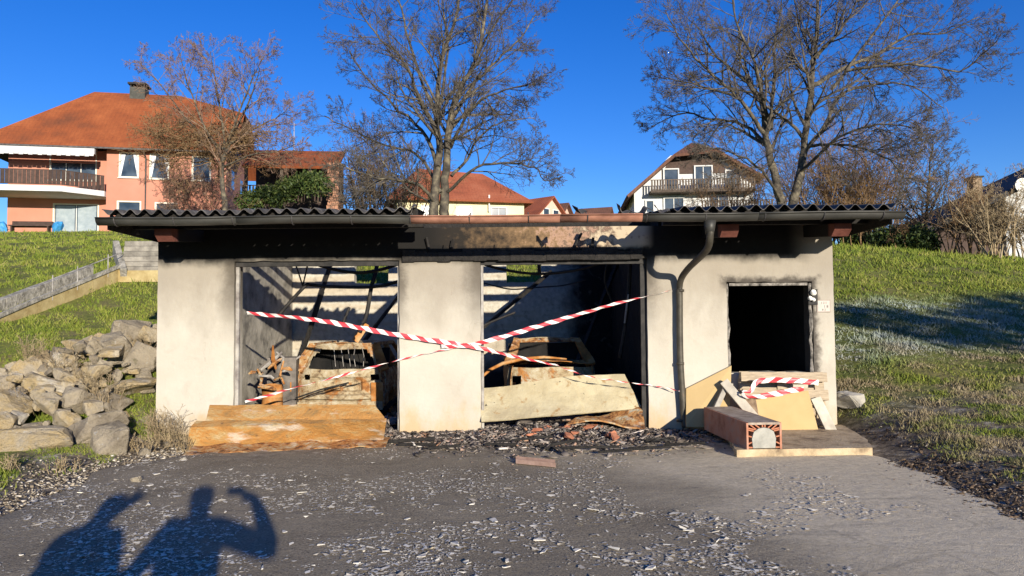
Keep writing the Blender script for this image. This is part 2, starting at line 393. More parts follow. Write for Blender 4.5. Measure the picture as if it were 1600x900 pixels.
# facade plaster: cream, smoked towards the top and round the window, splashed at the foot; eave shade painted in above
t = NT('plaster_front', 0.92)
x, y, z = t.sep(t.pos())
n1 = t.noise(1.6, 6); n2 = t.noise(9, 6)
c = t.ramp(n1, [(0.3, (0.44, 0.40, 0.325)), (0.7, (0.50, 0.465, 0.39))])
c = t.mix(t.math('MULTIPLY', t.step(t.noise(3.3, 7, rough=.7, dist=.6), 0.52, 0.70), 0.34), c, (0.36, 0.32, 0.255))
zz = t.math('ADD', z, t.math('MULTIPLY', t.math('SUBTRACT', t.noise(2.6, 7, t.scalev(t.pos(), (1, 1, .5)), rough=.65), 0.5), 1.5))
c = t.mix(t.math('MULTIPLY', t.step(zz, 1.15, 2.45), 0.72), c, (0.24, 0.205, 0.16))
foot = t.step(t.math('ADD', zz, t.math('MULTIPLY', n2, 0.25)), 0.62, 0.10)
c = t.mix(t.math('MULTIPLY', foot, 0.62), c, (0.48, 0.31, 0.13))
vein = t.step(t.math('ABSOLUTE', t.math('SUBTRACT', t.noise(1.1, 4, t.scalev(t.pos(), (1.3, 1, 0.45)), dist=0.5), 0.5)), 0.006, 0.001)
vein2 = t.step(t.math('ABSOLUTE', t.math('SUBTRACT', t.noise(0.9, 5, t.scalev(t.pos(), (1, 1, 0.6)), dist=0.9), 0.56)), 0.003, 0.0005)
c = t.mix(t.math('MULTIPLY', t.math('MULTIPLY', vein2, t.step(t.noise(1.1, 2), .5, .62)), 0.4), c, (0.26, 0.22, 0.17))
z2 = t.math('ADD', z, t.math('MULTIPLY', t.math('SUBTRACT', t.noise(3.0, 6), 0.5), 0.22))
black = t.math('MULTIPLY', t.step(z2, 2.36, 2.54), t.step(x, 4.42, 3.9))  # near black under the eave: soot plus eave shade put into the colour
patch = t.math('MULTIPLY', t.math('MULTIPLY', t.step(x, -1.25, -0.85), t.step(x, 2.05, 1.85)), t.step(z2, 2.60, 2.68))
pc = t.ramp(t.math('ADD', t.math('MULTIPLY', x, 0.22), t.math('MULTIPLY', t.noise(6, 8, rough=.75), 0.85)), [(0.26, (0.02, 0.016, 0.012)), (0.40, (0.10, 0.065, 0.034)), (0.52, (0.19, 0.12, 0.06)), (0.60, (0.36, 0.225, 0.155)), (0.66, (0.12, 0.08, 0.055)), (0.76, (0.46, 0.37, 0.25))])
def jamb(x0, w): return t.step(t.math('ADD', t.math('ABSOLUTE', t.math('SUBTRACT', x, x0)), t.math('MULTIPLY', t.math('SUBTRACT', t.noise(4.0, 6, rough=.7), 0.5), 0.35)), w, 0.0)
jm = t.math('MAXIMUM', t.math('MAXIMUM', jamb(-0.45, .34), jamb(-3.95, .30)), t.math('MAXIMUM', jamb(1.92, .22), jamb(-1.60, .18)))
c = t.mix(t.math('MULTIPLY', t.math('MULTIPLY', jm, t.step(z, 1.2, 2.3)), .8), c, (0.07, 0.058, 0.045))
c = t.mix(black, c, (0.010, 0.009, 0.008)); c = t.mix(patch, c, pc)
d = t.math('MAXIMUM', t.math('SUBTRACT', t.math('ABSOLUTE', t.math('SUBTRACT', x, 3.66)), 0.61), t.math('SUBTRACT', t.math('ABSOLUTE', t.math('SUBTRACT', z, 1.47)), 0.645))
up = t.math('MAXIMUM', t.step(z, 1.95, 2.12), t.step(x, 4.1, 4.25))
sw = t.math('MULTIPLY', t.step(t.math('ADD', d, t.math('MULTIPLY', t.math('SUBTRACT', n2, 0.5), 0.22)), 0.13, 0.0), up)
c = t.mix(t.math('MULTIPLY', sw, 0.92), c, (0.05, 0.042, 0.035))
t.bump(t.noise(22, 7), 0.35, 0.012); MATS['plaster_front'] = t.color(c)

t = NT('plaster_inside', 0.95)
x, y, z = t.sep(t.pos())
n1 = t.noise(2.0, 6); n2 = t.noise(11, 7)
c = t.ramp(n2, [(0.3, (0.34, 0.305, 0.24)), (0.5, (0.46, 0.425, 0.34)), (0.7, (0.56, 0.525, 0.44))])
rowv = t.noise(1.0, 2, t.scalev(t.pos(), (0.3, 0.3, 4.5)))
c = t.mix(t.math('MULTIPLY', t.step(rowv, 0.5, 0.62), .7), c, (0.42, 0.35, 0.25))
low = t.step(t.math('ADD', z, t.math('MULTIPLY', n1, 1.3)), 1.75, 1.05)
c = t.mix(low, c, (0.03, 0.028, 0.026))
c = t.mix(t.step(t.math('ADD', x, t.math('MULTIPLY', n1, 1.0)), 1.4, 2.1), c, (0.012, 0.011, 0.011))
c = t.mix(t.math('MULTIPLY', t.step(t.noise(4.5, 7, dist=.6), .54, .68), .5), c, (0.16, 0.14, 0.11))
t.bump(n2, 0.6, 0.02); MATS['plaster_inside'] = t.color(c)

t = NT('fibre_cement', 0.95)
x, y, z = t.sep(t.pos())
c = t.ramp(t.noise(4, 6), [(0.3, (0.045, 0.042, 0.038)), (0.55, (0.11, 0.10, 0.09)), (0.75, (0.30, 0.28, 0.25))])
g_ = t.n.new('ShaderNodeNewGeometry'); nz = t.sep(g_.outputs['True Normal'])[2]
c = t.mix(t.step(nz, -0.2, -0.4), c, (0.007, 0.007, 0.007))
t.bump(t.noise(30, 5), 0.4, 0.008); MATS['fibre_cement'] = t.color(c)
# ------------------------------------------------------------------ the burnt garage
YF, YB = 10.5, 16.0                      # front face, inner rear face
ZL = 2.47                                # underside of the lintel
def zroof(y): return 2.985 + 0.10 * (y - 9.2)
garage = empty('burnt_garage', (-0.2, 13.2, 0), label='low cream plastered double garage gutted by fire, its corrugated roof partly gone', cat='garage')

def lines(a, b, must, step):
    m = sorted(set([a, b] + [v for v in must if a < v < b])); out = []
    for p, q_ in zip(m[:-1], m[1:]):
        k = max(1, int(math.ceil((q_ - p) / step)))
        out += [p + (q_ - p) * i / k for i in range(k)]
    return out + [b]
def holed_wall(name, m, u0, u1, z0, z1, d0, d1, holes, fn, step=0.14, jit=0.004, edge=0.010, parent=garage, top=None):
    """a wall between u0..u1, z0..z1 with rectangular openings, from depth d0 to d1; fn(u, d, z) -> point"""
    us = lines(u0, u1, [h[0] for h in holes] + [h[1] for h in holes], step)
    zs = lines(z0, z1, [h[2] for h in holes] + [h[3] for h in holes], step)
    def solid(i, j):
        if not (0 <= i < len(us) - 1 and 0 <= j < len(zs) - 1): return False
        cu, cz = (us[i] + us[i + 1]) / 2, (zs[j] + zs[j + 1]) / 2
        return not any(h[0] < cu < h[1] and h[2] < cz < h[3] for h in holes)
    mb = MB(); idx = {}
    rng = random.Random(len(name) * 7 + 3)
    def vert(i, j, side):
        key = (i, j, side)
        if key not in idx:
            n_solid = sum(solid(i + a, j + b) for a in (-1, 0) for b in (-1, 0))
            e = edge if n_solid < 4 and z0 < zs[j] < z1 else 0.0
            e2 = edge * .4 if n_solid < 4 else 0
            zz_ = zs[j] + rng.uniform(-e, e)
            if top is not None and j == len(zs) - 1: zz_ = top(us[i])
            p = fn(us[i] + rng.uniform(-e2, e2), (d0, d1)[side] + rng.uniform(-jit, jit), zz_)
            idx[key] = len(mb.v); mb.v.append(tuple(p))
        return idx[key]
    for i in range(len(us) - 1):
        for j in range(len(zs) - 1):
            if not solid(i, j): continue
            for s_ in (0, 1): mb.f.append((vert(i, j, s_), vert(i + 1, j, s_), vert(i + 1, j + 1, s_), vert(i, j + 1, s_)))
            for (di, dj, a, b) in ((-1, 0, (i, j), (i, j + 1)), (1, 0, (i + 1, j), (i + 1, j + 1)), (0, -1, (i, j), (i + 1, j)), (0, 1, (i, j + 1), (i + 1, j + 1))):
                if not solid(i + di, j + dj): mb.f.append((vert(*a, 0), vert(*b, 0), vert(*b, 1), vert(*a, 1)))
    return mb.build(name, m, parent)
XL0, XL1, XC0, XC1, XR0, XR1 = -5.04, -3.95, -1.60, -0.45, 1.92, 4.57
WX0, WX1, WZ0, WZ1 = 3.05, 4.27, 0.83, 2.115
fr = lambda u, d, z_: (u, d, z_)
sd = lambda u, d, z_: (d, u, z_)
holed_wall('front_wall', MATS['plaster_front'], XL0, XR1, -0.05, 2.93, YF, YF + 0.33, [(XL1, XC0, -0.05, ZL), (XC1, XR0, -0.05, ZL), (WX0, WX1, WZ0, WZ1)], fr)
wr = random.Random(5)
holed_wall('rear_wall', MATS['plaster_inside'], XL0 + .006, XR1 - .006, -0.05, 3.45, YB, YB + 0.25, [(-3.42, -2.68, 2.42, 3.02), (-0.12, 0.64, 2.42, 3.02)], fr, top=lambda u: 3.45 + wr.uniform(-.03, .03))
holed_wall('side_wall', MATS['side_plaster'], YF + 0.335, YB - 0.005, -0.05, 3.3, XL0 + .004, XL0 + 0.29, [], sd, top=lambda u: zroof(u) - 0.30)
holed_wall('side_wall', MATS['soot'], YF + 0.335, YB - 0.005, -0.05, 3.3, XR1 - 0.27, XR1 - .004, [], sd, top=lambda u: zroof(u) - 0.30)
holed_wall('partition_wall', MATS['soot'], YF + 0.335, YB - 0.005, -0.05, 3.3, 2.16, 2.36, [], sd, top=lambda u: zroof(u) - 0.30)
MB().box(XL0 + .02, XR1 - .02, YF + .02, YB + .2, -0.06, 0.012).build('floor_slab', simple('burnt_floor', (0.02, 0.018, 0.016), (0.10, 0.085, 0.075), 5, 0.95, 0.6, 20, 0.02), garage)

# timber: rafters with their tails under the eave, purlins across
def rafter(X, y0, y1, m, w=0.16, h=0.165, dz=0.0):
    zt = lambda y: zroof(y) - 0.07 - 0.13 + dz
    prof = [(y0, zt(y0)), (y1, zt(y1)), (y1, zt(y1) - h), (y0 + 0.10, zt(y0 + .1) - h), (y0, zt(y0) - h * 0.45)]
    return MB().prism(prof, X - w / 2, X + w / 2, lambda u, v, a: (a, u, v)).build('rafter', m, garage)
t = NT('rafter_wood', 0.85)
xx, yy, zz_ = t.sep(t.pos())
t.bump(t.noise(40, 5), 0.5, 0.01)
MATS['rafter_wood'] = t.color(t.mix(t.step(yy, 9.62, 9.70), t.ramp(t.noise(9, 5), [(0.3, (0.12, 0.04, 0.028)), (0.7, (0.2, 0.07, 0.05))]), (0.012, 0.01, 0.009)))
for X in (-4.49, 2.82, 4.27): rafter(X, 9.48, YB + .2, MATS['rafter_wood'], .22)
for X in (-1.02, 1.93): rafter(X, YF + .1, YB + .2, MATS['burnt_wood'], 0.11, 0.13)
rng = random.Random(11)
for Y in (11.55, 12.5, 13.45, 14.4, 15.3, 15.95):
    zt = zroof(Y) - 0.07; n = 24; pts = [(-4.98 + (4.55 + 4.98) * i / n) for i in range(n + 1)]
    mb = MB()
    for i in range(n):
        a, b = pts[i], pts[i + 1]
        w = 0.10 + rng.uniform(-.012, .012); h = 0.128 + rng.uniform(-.015, .012) if a < 2.2 else 0.13
        mb.box(a, b + .0005, Y - w / 2, Y + w / 2, zt - h, zt - rng.uniform(0, .012))
    mb.build('purlin', MATS['burnt_wood'], garage)
for (x0, x1) in ((-5.1, -1.15), (2.0, 4.80)):
    MB().box(x0 + .03, x1 - .03, 9.86, 9.96, zroof(9.9) - 0.195, zroof(9.9) - 0.065).build('eave_purlin', MATS['burnt_wood'], garage)
    MB().box(x0 + .02, x1 - .02, 9.255, 9.285, zroof(9.27) - 0.15, zroof(9.27) - 0.055).build('fascia_board', MATS['burnt_wood'], garage)
    MB().grid(int((x1 - x0 - .06) / .0177), 1, lambda u, v: (x0 + .03 + (x1 - x0 - .06) * u, 9.30, zroof(9.30) - .14 + v * (.14 - .012 + .033 * math.cos(2 * math.pi * (x0 + .03 + (x1 - x0 - .06) * u + 5.1) / .177)))).build('eave_filler', MATS['burnt_wood'], garage, solid=.02)
for X in (-5.09, 4.79):       # barge boards on both verges
    y1 = 10.8 if X < 0 else 16.3
    MB().prism([(9.29, zroof(9.29) - .05), (y1, zroof(y1) - .05), *([(y1, zroof(y1) - .24)] if y1 > 11 else []), (10.8, 2.76), (9.29, 2.78)], X - .014, X + .014, lambda u, v, a: (a, u, v)).build('barge_board', MATS['burnt_wood'], garage)

# corrugated sheets, one object each
PITCHW, AMP = 0.177, 0.033
def sheet(x0, x1, y0, y1, dz, ragged=None, name='roof_sheet'):
    nu = max(2, int(round((x1 - x0) / (PITCHW / 10)))); nv = 5
    rg = random.Random(int(x0 * 977 + y0 * 131))
    cut = [rg.uniform(-.05, .05) for _ in range(nu + 1)] if ragged else None
    if ragged:
        for i in range(2, nu + 1): cut[i] = cut[i - 1] * .75 + rg.uniform(-.09, .09)
    def pt(u, v, th):
        X = x0 + (x1 - x0) * u; i = int(round(u * nu))
        ye = y1 + (cut[i] if cut else 0); Y = y0 + (ye - y0) * v
        return (X, Y, zroof(Y) + dz + AMP * math.cos(2 * math.pi * (X + 5.1) / PITCHW) - th + .004 * math.sin(Y * 3 + X))
    mb = MB(); mb.grid(nu, nv, lambda u, v: pt(u, v, 0)); n = len(mb.v)
    mb.grid(nu, nv, lambda u, v: pt(u, v, 0.008))
    W_ = nu + 1
    for i in range(nu):
        for row in (0, nv): a = row * W_ + i; mb.f.append((a, a + 1, n + a + 1, n + a))
    for j in range(nv):
        for cidx in (0, nu): a = j * W_ + cidx; mb.f.append((a, a + W_, n + a + W_, n + a))
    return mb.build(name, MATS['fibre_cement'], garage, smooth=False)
k = 0; X = -5.1
while X < -1.4:
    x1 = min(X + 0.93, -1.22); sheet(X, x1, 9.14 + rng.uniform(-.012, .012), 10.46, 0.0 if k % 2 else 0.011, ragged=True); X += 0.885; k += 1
X = 2.02
while X < 4.7:
    x1 = min(X + 0.93, 4.82)
    for rrow, (ya, yb) in enumerate(((9.14, 10.75), (10.6, 12.2), (12.05, 13.7), (13.55, 15.1), (14.95, 16.5))):
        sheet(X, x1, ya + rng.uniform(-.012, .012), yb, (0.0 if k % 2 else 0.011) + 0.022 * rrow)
    X += 0.885; k += 1
# broken scraps left on the gutter
for (px, w, tilt) in ((975, .22, .5), (1003, .26, -.3), (1040, .3, .25), (640, .2, -.4), (905, .16, .2)):
    c0 = P(px, 329, 9.32); mt = Matrix.Translation(c0) @ Euler((R(20), tilt, R(px % 40))).to_matrix().to_4x4()
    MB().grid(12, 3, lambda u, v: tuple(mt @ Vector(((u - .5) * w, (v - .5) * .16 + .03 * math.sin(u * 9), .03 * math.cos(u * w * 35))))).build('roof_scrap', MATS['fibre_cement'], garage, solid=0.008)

# gutter: half-round lengths with seams, the burnt stretch rust red
GY, GZ, GR = 9.14, 2.895, 0.082
def gutter(x0, x1, m):
    prof = [(GR * math.cos(a), GR * math.sin(a)) for a in [math.pi + math.pi * i / 12 for i in range(13)]]
    prof = [(-GR - .012, .012), (-GR - .014, -.004)] + prof + [(GR, .03)]
    inn = [(a * .94, b * .94 + .002) for a, b in prof][::-1]
    nseg = max(1, int((x1 - x0) / 0.35)); mb = MB(); loop = prof + inn; n = len(loop)
    for i in range(nseg + 1):
        X_ = x0 + (x1 - x0) * i / nseg
        sag = .008 * math.sin(X_ * 1.9) - (.012 if -1 < X_ < 2 else 0) * math.sin(max(0, min(1, (X_ + 1) / 3)) * math.pi)
        for (a, b) in loop: mb.v.append((X_, GY + a, GZ + b + sag))
    for i in range(nseg):
        for j in range(n): mb.f.append((i * n + j, i * n + (j + 1) % n, (i + 1) * n + (j + 1) % n, (i + 1) * n + j))
    for e in (0, nseg):
        for j in range(len(prof) - 1): mb.f.append((e * n + j, e * n + j + 1, e * n + n - 2 - j, e * n + n - 1 - j))
    return mb.build('gutter', m, garage, smooth=True)
gx_ = [-5.13, -3.4, -1.25, 0.6, 1.62, 3.05, 4.86]
for i in range(6):
    g = gutter(gx_[i] + .002, gx_[i + 1] - .002, MATS['red_rust_metal'] if i in (2, 3) else MATS['gutter_metal'])
    if i in (2, 3): g['label'] = 'rust-red burnt stretch of gutter'
for i in range(14):
    X = -4.9 + i * 0.73
    pts = [(X, GY + (GR + .006) * math.cos(a), GZ + (GR + .006) * math.sin(a)) for a in [math.pi * .97 + math.pi * 1.03 * j / 8 for j in range(9)]]
    MB().tube(pts + [(X, GY + .12, GZ + .06)], 0.008, 5).build('gutter_bracket', MATS['dark_metal'], garage)
for X, s_ in ((-5.128, -1), (4.858, 1)):
    MB().prism([(GR * 1.0 * math.cos(a), GR * 1.0 * math.sin(a)) for a in [math.pi + math.pi * i / 10 for i in range(11)]], X, X + s_ * .004, lambda u, v, a: (a, GY + u, GZ + v)).build('gutter_end_cap', MATS['gutter_metal'], garage)

# downpipe: outlet, swan neck, stack with collars
dp = [P(1109, 352, GY), P(1109, 372, GY + .02), P(1103, 392, 9.4), P(1075, 420, 10.1), P(1063, 440, 10.36), P(1062, 470, 10.40), P(1063, 560, 10.40), P(1068, 640, 10.40), P(1071, 668, 10.36)]
dense = []
for i in range(len(dp) - 1):
    p0, p1, p2, p3 = dp[max(i - 1, 0)], dp[i], dp[i + 1], dp[min(i + 2, len(dp) - 1)]
    for j in range(5):
        tt = j / 5; dense.append(0.5 * ((2 * p1) + (p2 - p0) * tt + (2 * p0 - 5 * p1 + 4 * p2 - p3) * tt * tt + (3 * p1 - p0 - 3 * p2 + p3) * tt ** 3))
dense.append(dp[-1])
t = NT('downpipe_metal', 0.55, 0.25)
c = t.ramp(t.noise(5, 6), [(0.3, (0.035, 0.031, 0.025)), (0.6, (0.09, 0.08, 0.06)), (0.75, (0.17, 0.10, 0.055))]); t.bump(t.noise(30, 4), .15, .004)
MATS['downpipe_metal'] = t.color(c)
pipe = MB().tube(dense, 0.045, 14).build('downpipe', MATS['downpipe_metal'], garage, smooth=True)
MB().tube([P(1109, 344, GY), P(1109, 366, GY + .01)], [0.08, 0.05], 14).build('outlet', MATS['gutter_metal'], pipe, smooth=True)
for py in (452, 566, 655):
    MB().tube([P(1063, py, 10.40), P(1063, py + 4, 10.40)], 0.054, 14).build('collar', MATS['downpipe_metal'], pipe, smooth=True)
    MB().bar(P(1063, py + 2, 10.44), P(1063, py + 2, 10.505), 0.02, 0.02).build('bracket', MATS['dark_metal'], pipe)

# steel door frames in both bays, and the burnt beam across the heads
simple('frame_steel', (0.16, 0.14, 0.13), (0.42, 0.40, 0.36), 6, 0.6, 0.2)
for x_, w, m in ((XL1 + .02, .05, 'frame_steel'), (XC0 - .022, .03, 'frame_steel'), (XC1 + .022, .035, 'frame_steel'), (XR0 - .045, .075, 'black_metal')):
    MB().box(x_ - w / 2, x_ + w / 2, YF + .07, YF + .12, 0.01, ZL - .01).build('door_frame', MATS[m], garage)
for a, b in ((XL1, XC0), (XC1, XR0)):
    MB().box(a + .004, b - .004, YF + .05, YF + .11, ZL - .075, ZL - .004).build('door_head', MATS['black_metal'], garage)
mb = MB()
for i in range(20):
    a = -1.55 + i * .17; mb.box(a, a + .1701, YF - .055 - random.uniform(0, .02), YF - .004, ZL - .02 + random.uniform(-.015, .01), ZL + .125 + random.uniform(-.03, .03))
mb.build('lintel_beam', MATS['burnt_wood'], garage)
for (px, py, dx, h) in ((897, 368, 12, 20), (925, 375, 2, 12), (670, 375, -4, 14), (705, 378, 3, 10)):
    MB().bar(P(px, py + h, YF - .05), P(px + dx, py - 4, YF - .07), .035, .03).build('charred_stub', MATS['burnt_wood'], garage)

# window of the right-hand room: burnt frame remains
for a in ((WX0 + .02, WZ0, WX0 + .02, WZ1 - .02, .04), (WX1 - .025, WZ0, WX1 - .025, WZ1 - .02, .055)):
    pts = [(a[0] + random.uniform(-.012, .012), YF + .03 + random.uniform(-.01, .01), a[1] + (a[3] - a[1]) * i / 14) for i in range(15)]
    MB().tube(pts, [a[4] / 2 * random.uniform(.6, 1.2) for _ in pts], 6).build('window_frame', simple('blistered_frame', (0.03, 0.028, 0.025), (0.34, 0.31, 0.27), 14, 0.9, .6), garage)
MB().box(WX0 + .045, WX1 - .06, YF + .02, YF + .07, WZ1 - .05, WZ1 - .012).build('window_frame', MATS['blistered_frame'], garage)
# broken lamp beside the window, and the number plate
lamp = empty('wall_lamp', P(1269, 462, YF), label='melted white lamp beside the upper right corner of the black window', cat='lamp')
for (px, py, r_) in ((1271, 457, .045), (1266, 466, .035), (1271, 468, .03)):
    p = P(px, py, YF - .05); bm = bmesh.new(); bmesh.ops.create_icosphere(bm, subdivisions=2, radius=r_)
    for v in bm.verts: v.co *= 1 + .25 * mnoise.noise(v.co * 30); v.co += p
    me = bpy.data.meshes.new('lamp_glass'); bm.to_mesh(me); bm.free(); link('lamp_glass', me, MATS['white_paint'], lamp)
MB().box(*(lambda a, b: (a.x, b.x, YF - .02, YF - .003, b.z, a.z))(P(1262, 452, YF), P(1277, 476, YF))).build('back_plate', MATS['black_metal'], lamp)
a, b = P(1275.5, 468.5, YF), P(1297.5, 488, YF)
plate = empty('number_plate', ((a.x + b.x) / 2, YF, b.z), label='small pale plate with dark rim and faint numbers right of the window', cat='sign')
simple('plate_rim', (0.26, 0.21, 0.17), (0.36, 0.3, 0.25), 9, .7, .1); simple('plate_face', (0.44, 0.39, 0.34), (0.52, 0.475, 0.42), 8, .6, .1); simple('plate_ink', (0.10, 0.085, 0.08), (0.2, 0.17, 0.15), 20, .8, 0)
MB().box(a.x, b.x, YF - .012, YF - .006, b.z, a.z).build('rim', MATS['plate_rim'], plate)
MB().box(a.x + .013, b.x - .013, YF - .016, YF - .0125, b.z + .013, a.z - .013).build('face', MATS['plate_face'], plate)
def text(parent, s_, size, loc, m, rot=(R(90), 0, 0), name='lettering'):
    cu = bpy.data.curves.new(name, 'FONT'); cu.body = s_; cu.size = size; cu.align_x = 'CENTER'; cu.extrude = .0008; cu.resolution_u = 2
    o = bpy.data.objects.new(name, cu); COL.objects.link(o); o.rotation_euler = rot; o.location = loc; cu.materials.append(m)
    bpy.context.view_layer.update()
    me = bpy.data.meshes.new_from_object(o.evaluated_get(bpy.context.evaluated_depsgraph_get())); bpy.data.objects.remove(o)
    o = bpy.data.objects.new(name, me); COL.objects.link(o); o.rotation_euler = rot; o.location = loc
    o.parent = parent; o.matrix_parent_inverse = root_matrix(parent).inverted(); return o
xc = (a.x + b.x) / 2
text(plate, '1 2 1', .042, (xc, YF - .018, a.z - .058), MATS['plate_ink'])
text(plate, '1 8', .052, (xc + .03, YF - .018, a.z - .112), MATS['plate_ink'])
text(plate, '8 2', .04, (xc, YF - .018, a.z - .155), MATS['plate_ink'])

# bent door tracks, bars and wires hanging in the bays
def rods(name, label, defs, m='black_metal'):
    ps = [[P(*q_) for q_ in d_[0]] for d_ in defs]
    root = empty(name, ps[0][0], label=label, cat='metal bar')
    for pts, d_ in zip(ps, defs):
        out = []
        for i in range(len(pts) - 1):
            p0, p1, p2, p3 = pts[max(i - 1, 0)], pts[i], pts[i + 1], pts[min(i + 2, len(pts) - 1)]
            for j in range(5):
                tt = j / 5; out.append(0.5 * ((2 * p1) + (p2 - p0) * tt + (2 * p0 - 5 * p1 + 4 * p2 - p3) * tt * tt + (3 * p1 - p0 - 3 * p2 + p3) * tt ** 3))
        out.append(pts[-1]); MB().tube(out, d_[1], 6).build(d_[2], MATS[m], root, smooth=True)
rods('door_track', 'burnt door track sagging across the top of the left bay', [([(470, 398, 11.2), (500, 415, 11.3), (555, 426, 11.4), (600, 420, 11.4), (632, 408, 11.3)], .026, 'rail'), ([(515, 416, 11.4), (545, 408, 11.4), (560, 398, 11.4)], .016, 'strut')])
rods('door_track', 'bent black bar kinked up from left of the hatchback in the left bay', [([(436, 492, 11.6), (455, 470, 11.6), (478, 446, 11.6), (486, 445, 11.7), (520, 448, 11.8), (585, 448, 11.8), (632, 437, 11.7)], .027, 'rail'), ([(459, 405, 11.5), (466, 425, 11.6), (473, 447, 11.6)], .012, 'wire'), ([(482, 408, 11.5), (477, 430, 11.6), (473, 447, 11.6)], .012, 'wire')])
rods('fallen_post', 'black post hanging down behind the tape in the left bay', [([(592, 396, 12), (587, 425, 12), (580, 450, 12.0), (573, 490, 12), (562, 520, 12)], .035, 'post'), ([(546, 480, 12.5), (538, 500, 12.5), (534, 512, 12.5)], .028, 'stub')])
rods('door_track', 'sagging burnt door track across the top of the right bay', [([(745, 408, 11.2), (780, 420, 11.3), (840, 428, 11.4), (900, 422, 11.4), (950, 408, 11.3), (1000, 400, 11.1)], .022, 'rail'), ([(841, 398, 11.4), (842, 415, 11.4), (843, 430, 11.4)], .03, 'hanger'), ([(752, 404, 11.2), (850, 407, 11.2), (1000, 404, 11.1)], .02, 'rail')])
rods('hanging_wire', 'thin charred wires hanging low across the right bay', [([(748, 440, 12.2), (770, 446, 12.2), (800, 452, 12.3), (840, 449, 12.3), (880, 446, 12.3), (915, 437, 12.2)], .012, 'wire'), ([(750, 512, 12.5), (770, 502, 12.5), (805, 488, 12.5)], .02, 'wire')])
rods('door_track', 'upright burnt door track by the right jamb of the right bay', [([(985, 400, 11.4), (983, 450, 11.4), (978, 500, 11.4), (968, 560, 11.5)], .03, 'rail'), ([(950, 405, 11.6), (945, 440, 11.7), (960, 480, 11.8)], .016, 'wire')])
rods('paper_strip', 'pale scorched strip hanging beside the right jamb of the right bay', [([(982, 460, 11.2), (979, 480, 11.2), (976, 505, 11.2)], .016, 'strip')], 'frame_steel')

for k_, (a, b, w, lab) in enumerate((((470, 560, 14.2), (520, 402, 15.2), .07, 'charred rafter fallen slantwise behind the hatchback, left one'), ((560, 545, 14.6), (640, 440, 15.4), .06, 'charred rafter fallen slantwise behind the hatchback, right one'), ((745, 520, 14.0), (860, 425, 15.5), .06, 'charred rafter fallen slantwise in the right bay, left one'), ((905, 560, 13.6), (965, 410, 15.0), .07, 'charred rafter fallen slantwise in the right bay, right one'))):
    a, b = P(*a), P(*b); d_ = (b - a).normalized(); a = a - d_ * max(0, (a.z - .03) / max(d_.z, .2)) if d_.z > .2 else a
    mb = MB()
    for i in range(8):
        p, q_ = a + (b - a) * (i / 8), a + (b - a) * ((i + 1) / 8 + .004); mb.bar(p, q_, w * random.uniform(.7, 1.1), w * random.uniform(.8, 1.2))
    tag(mb.build('fallen_rafter', MATS['burnt_wood']), lab, 'rafter')
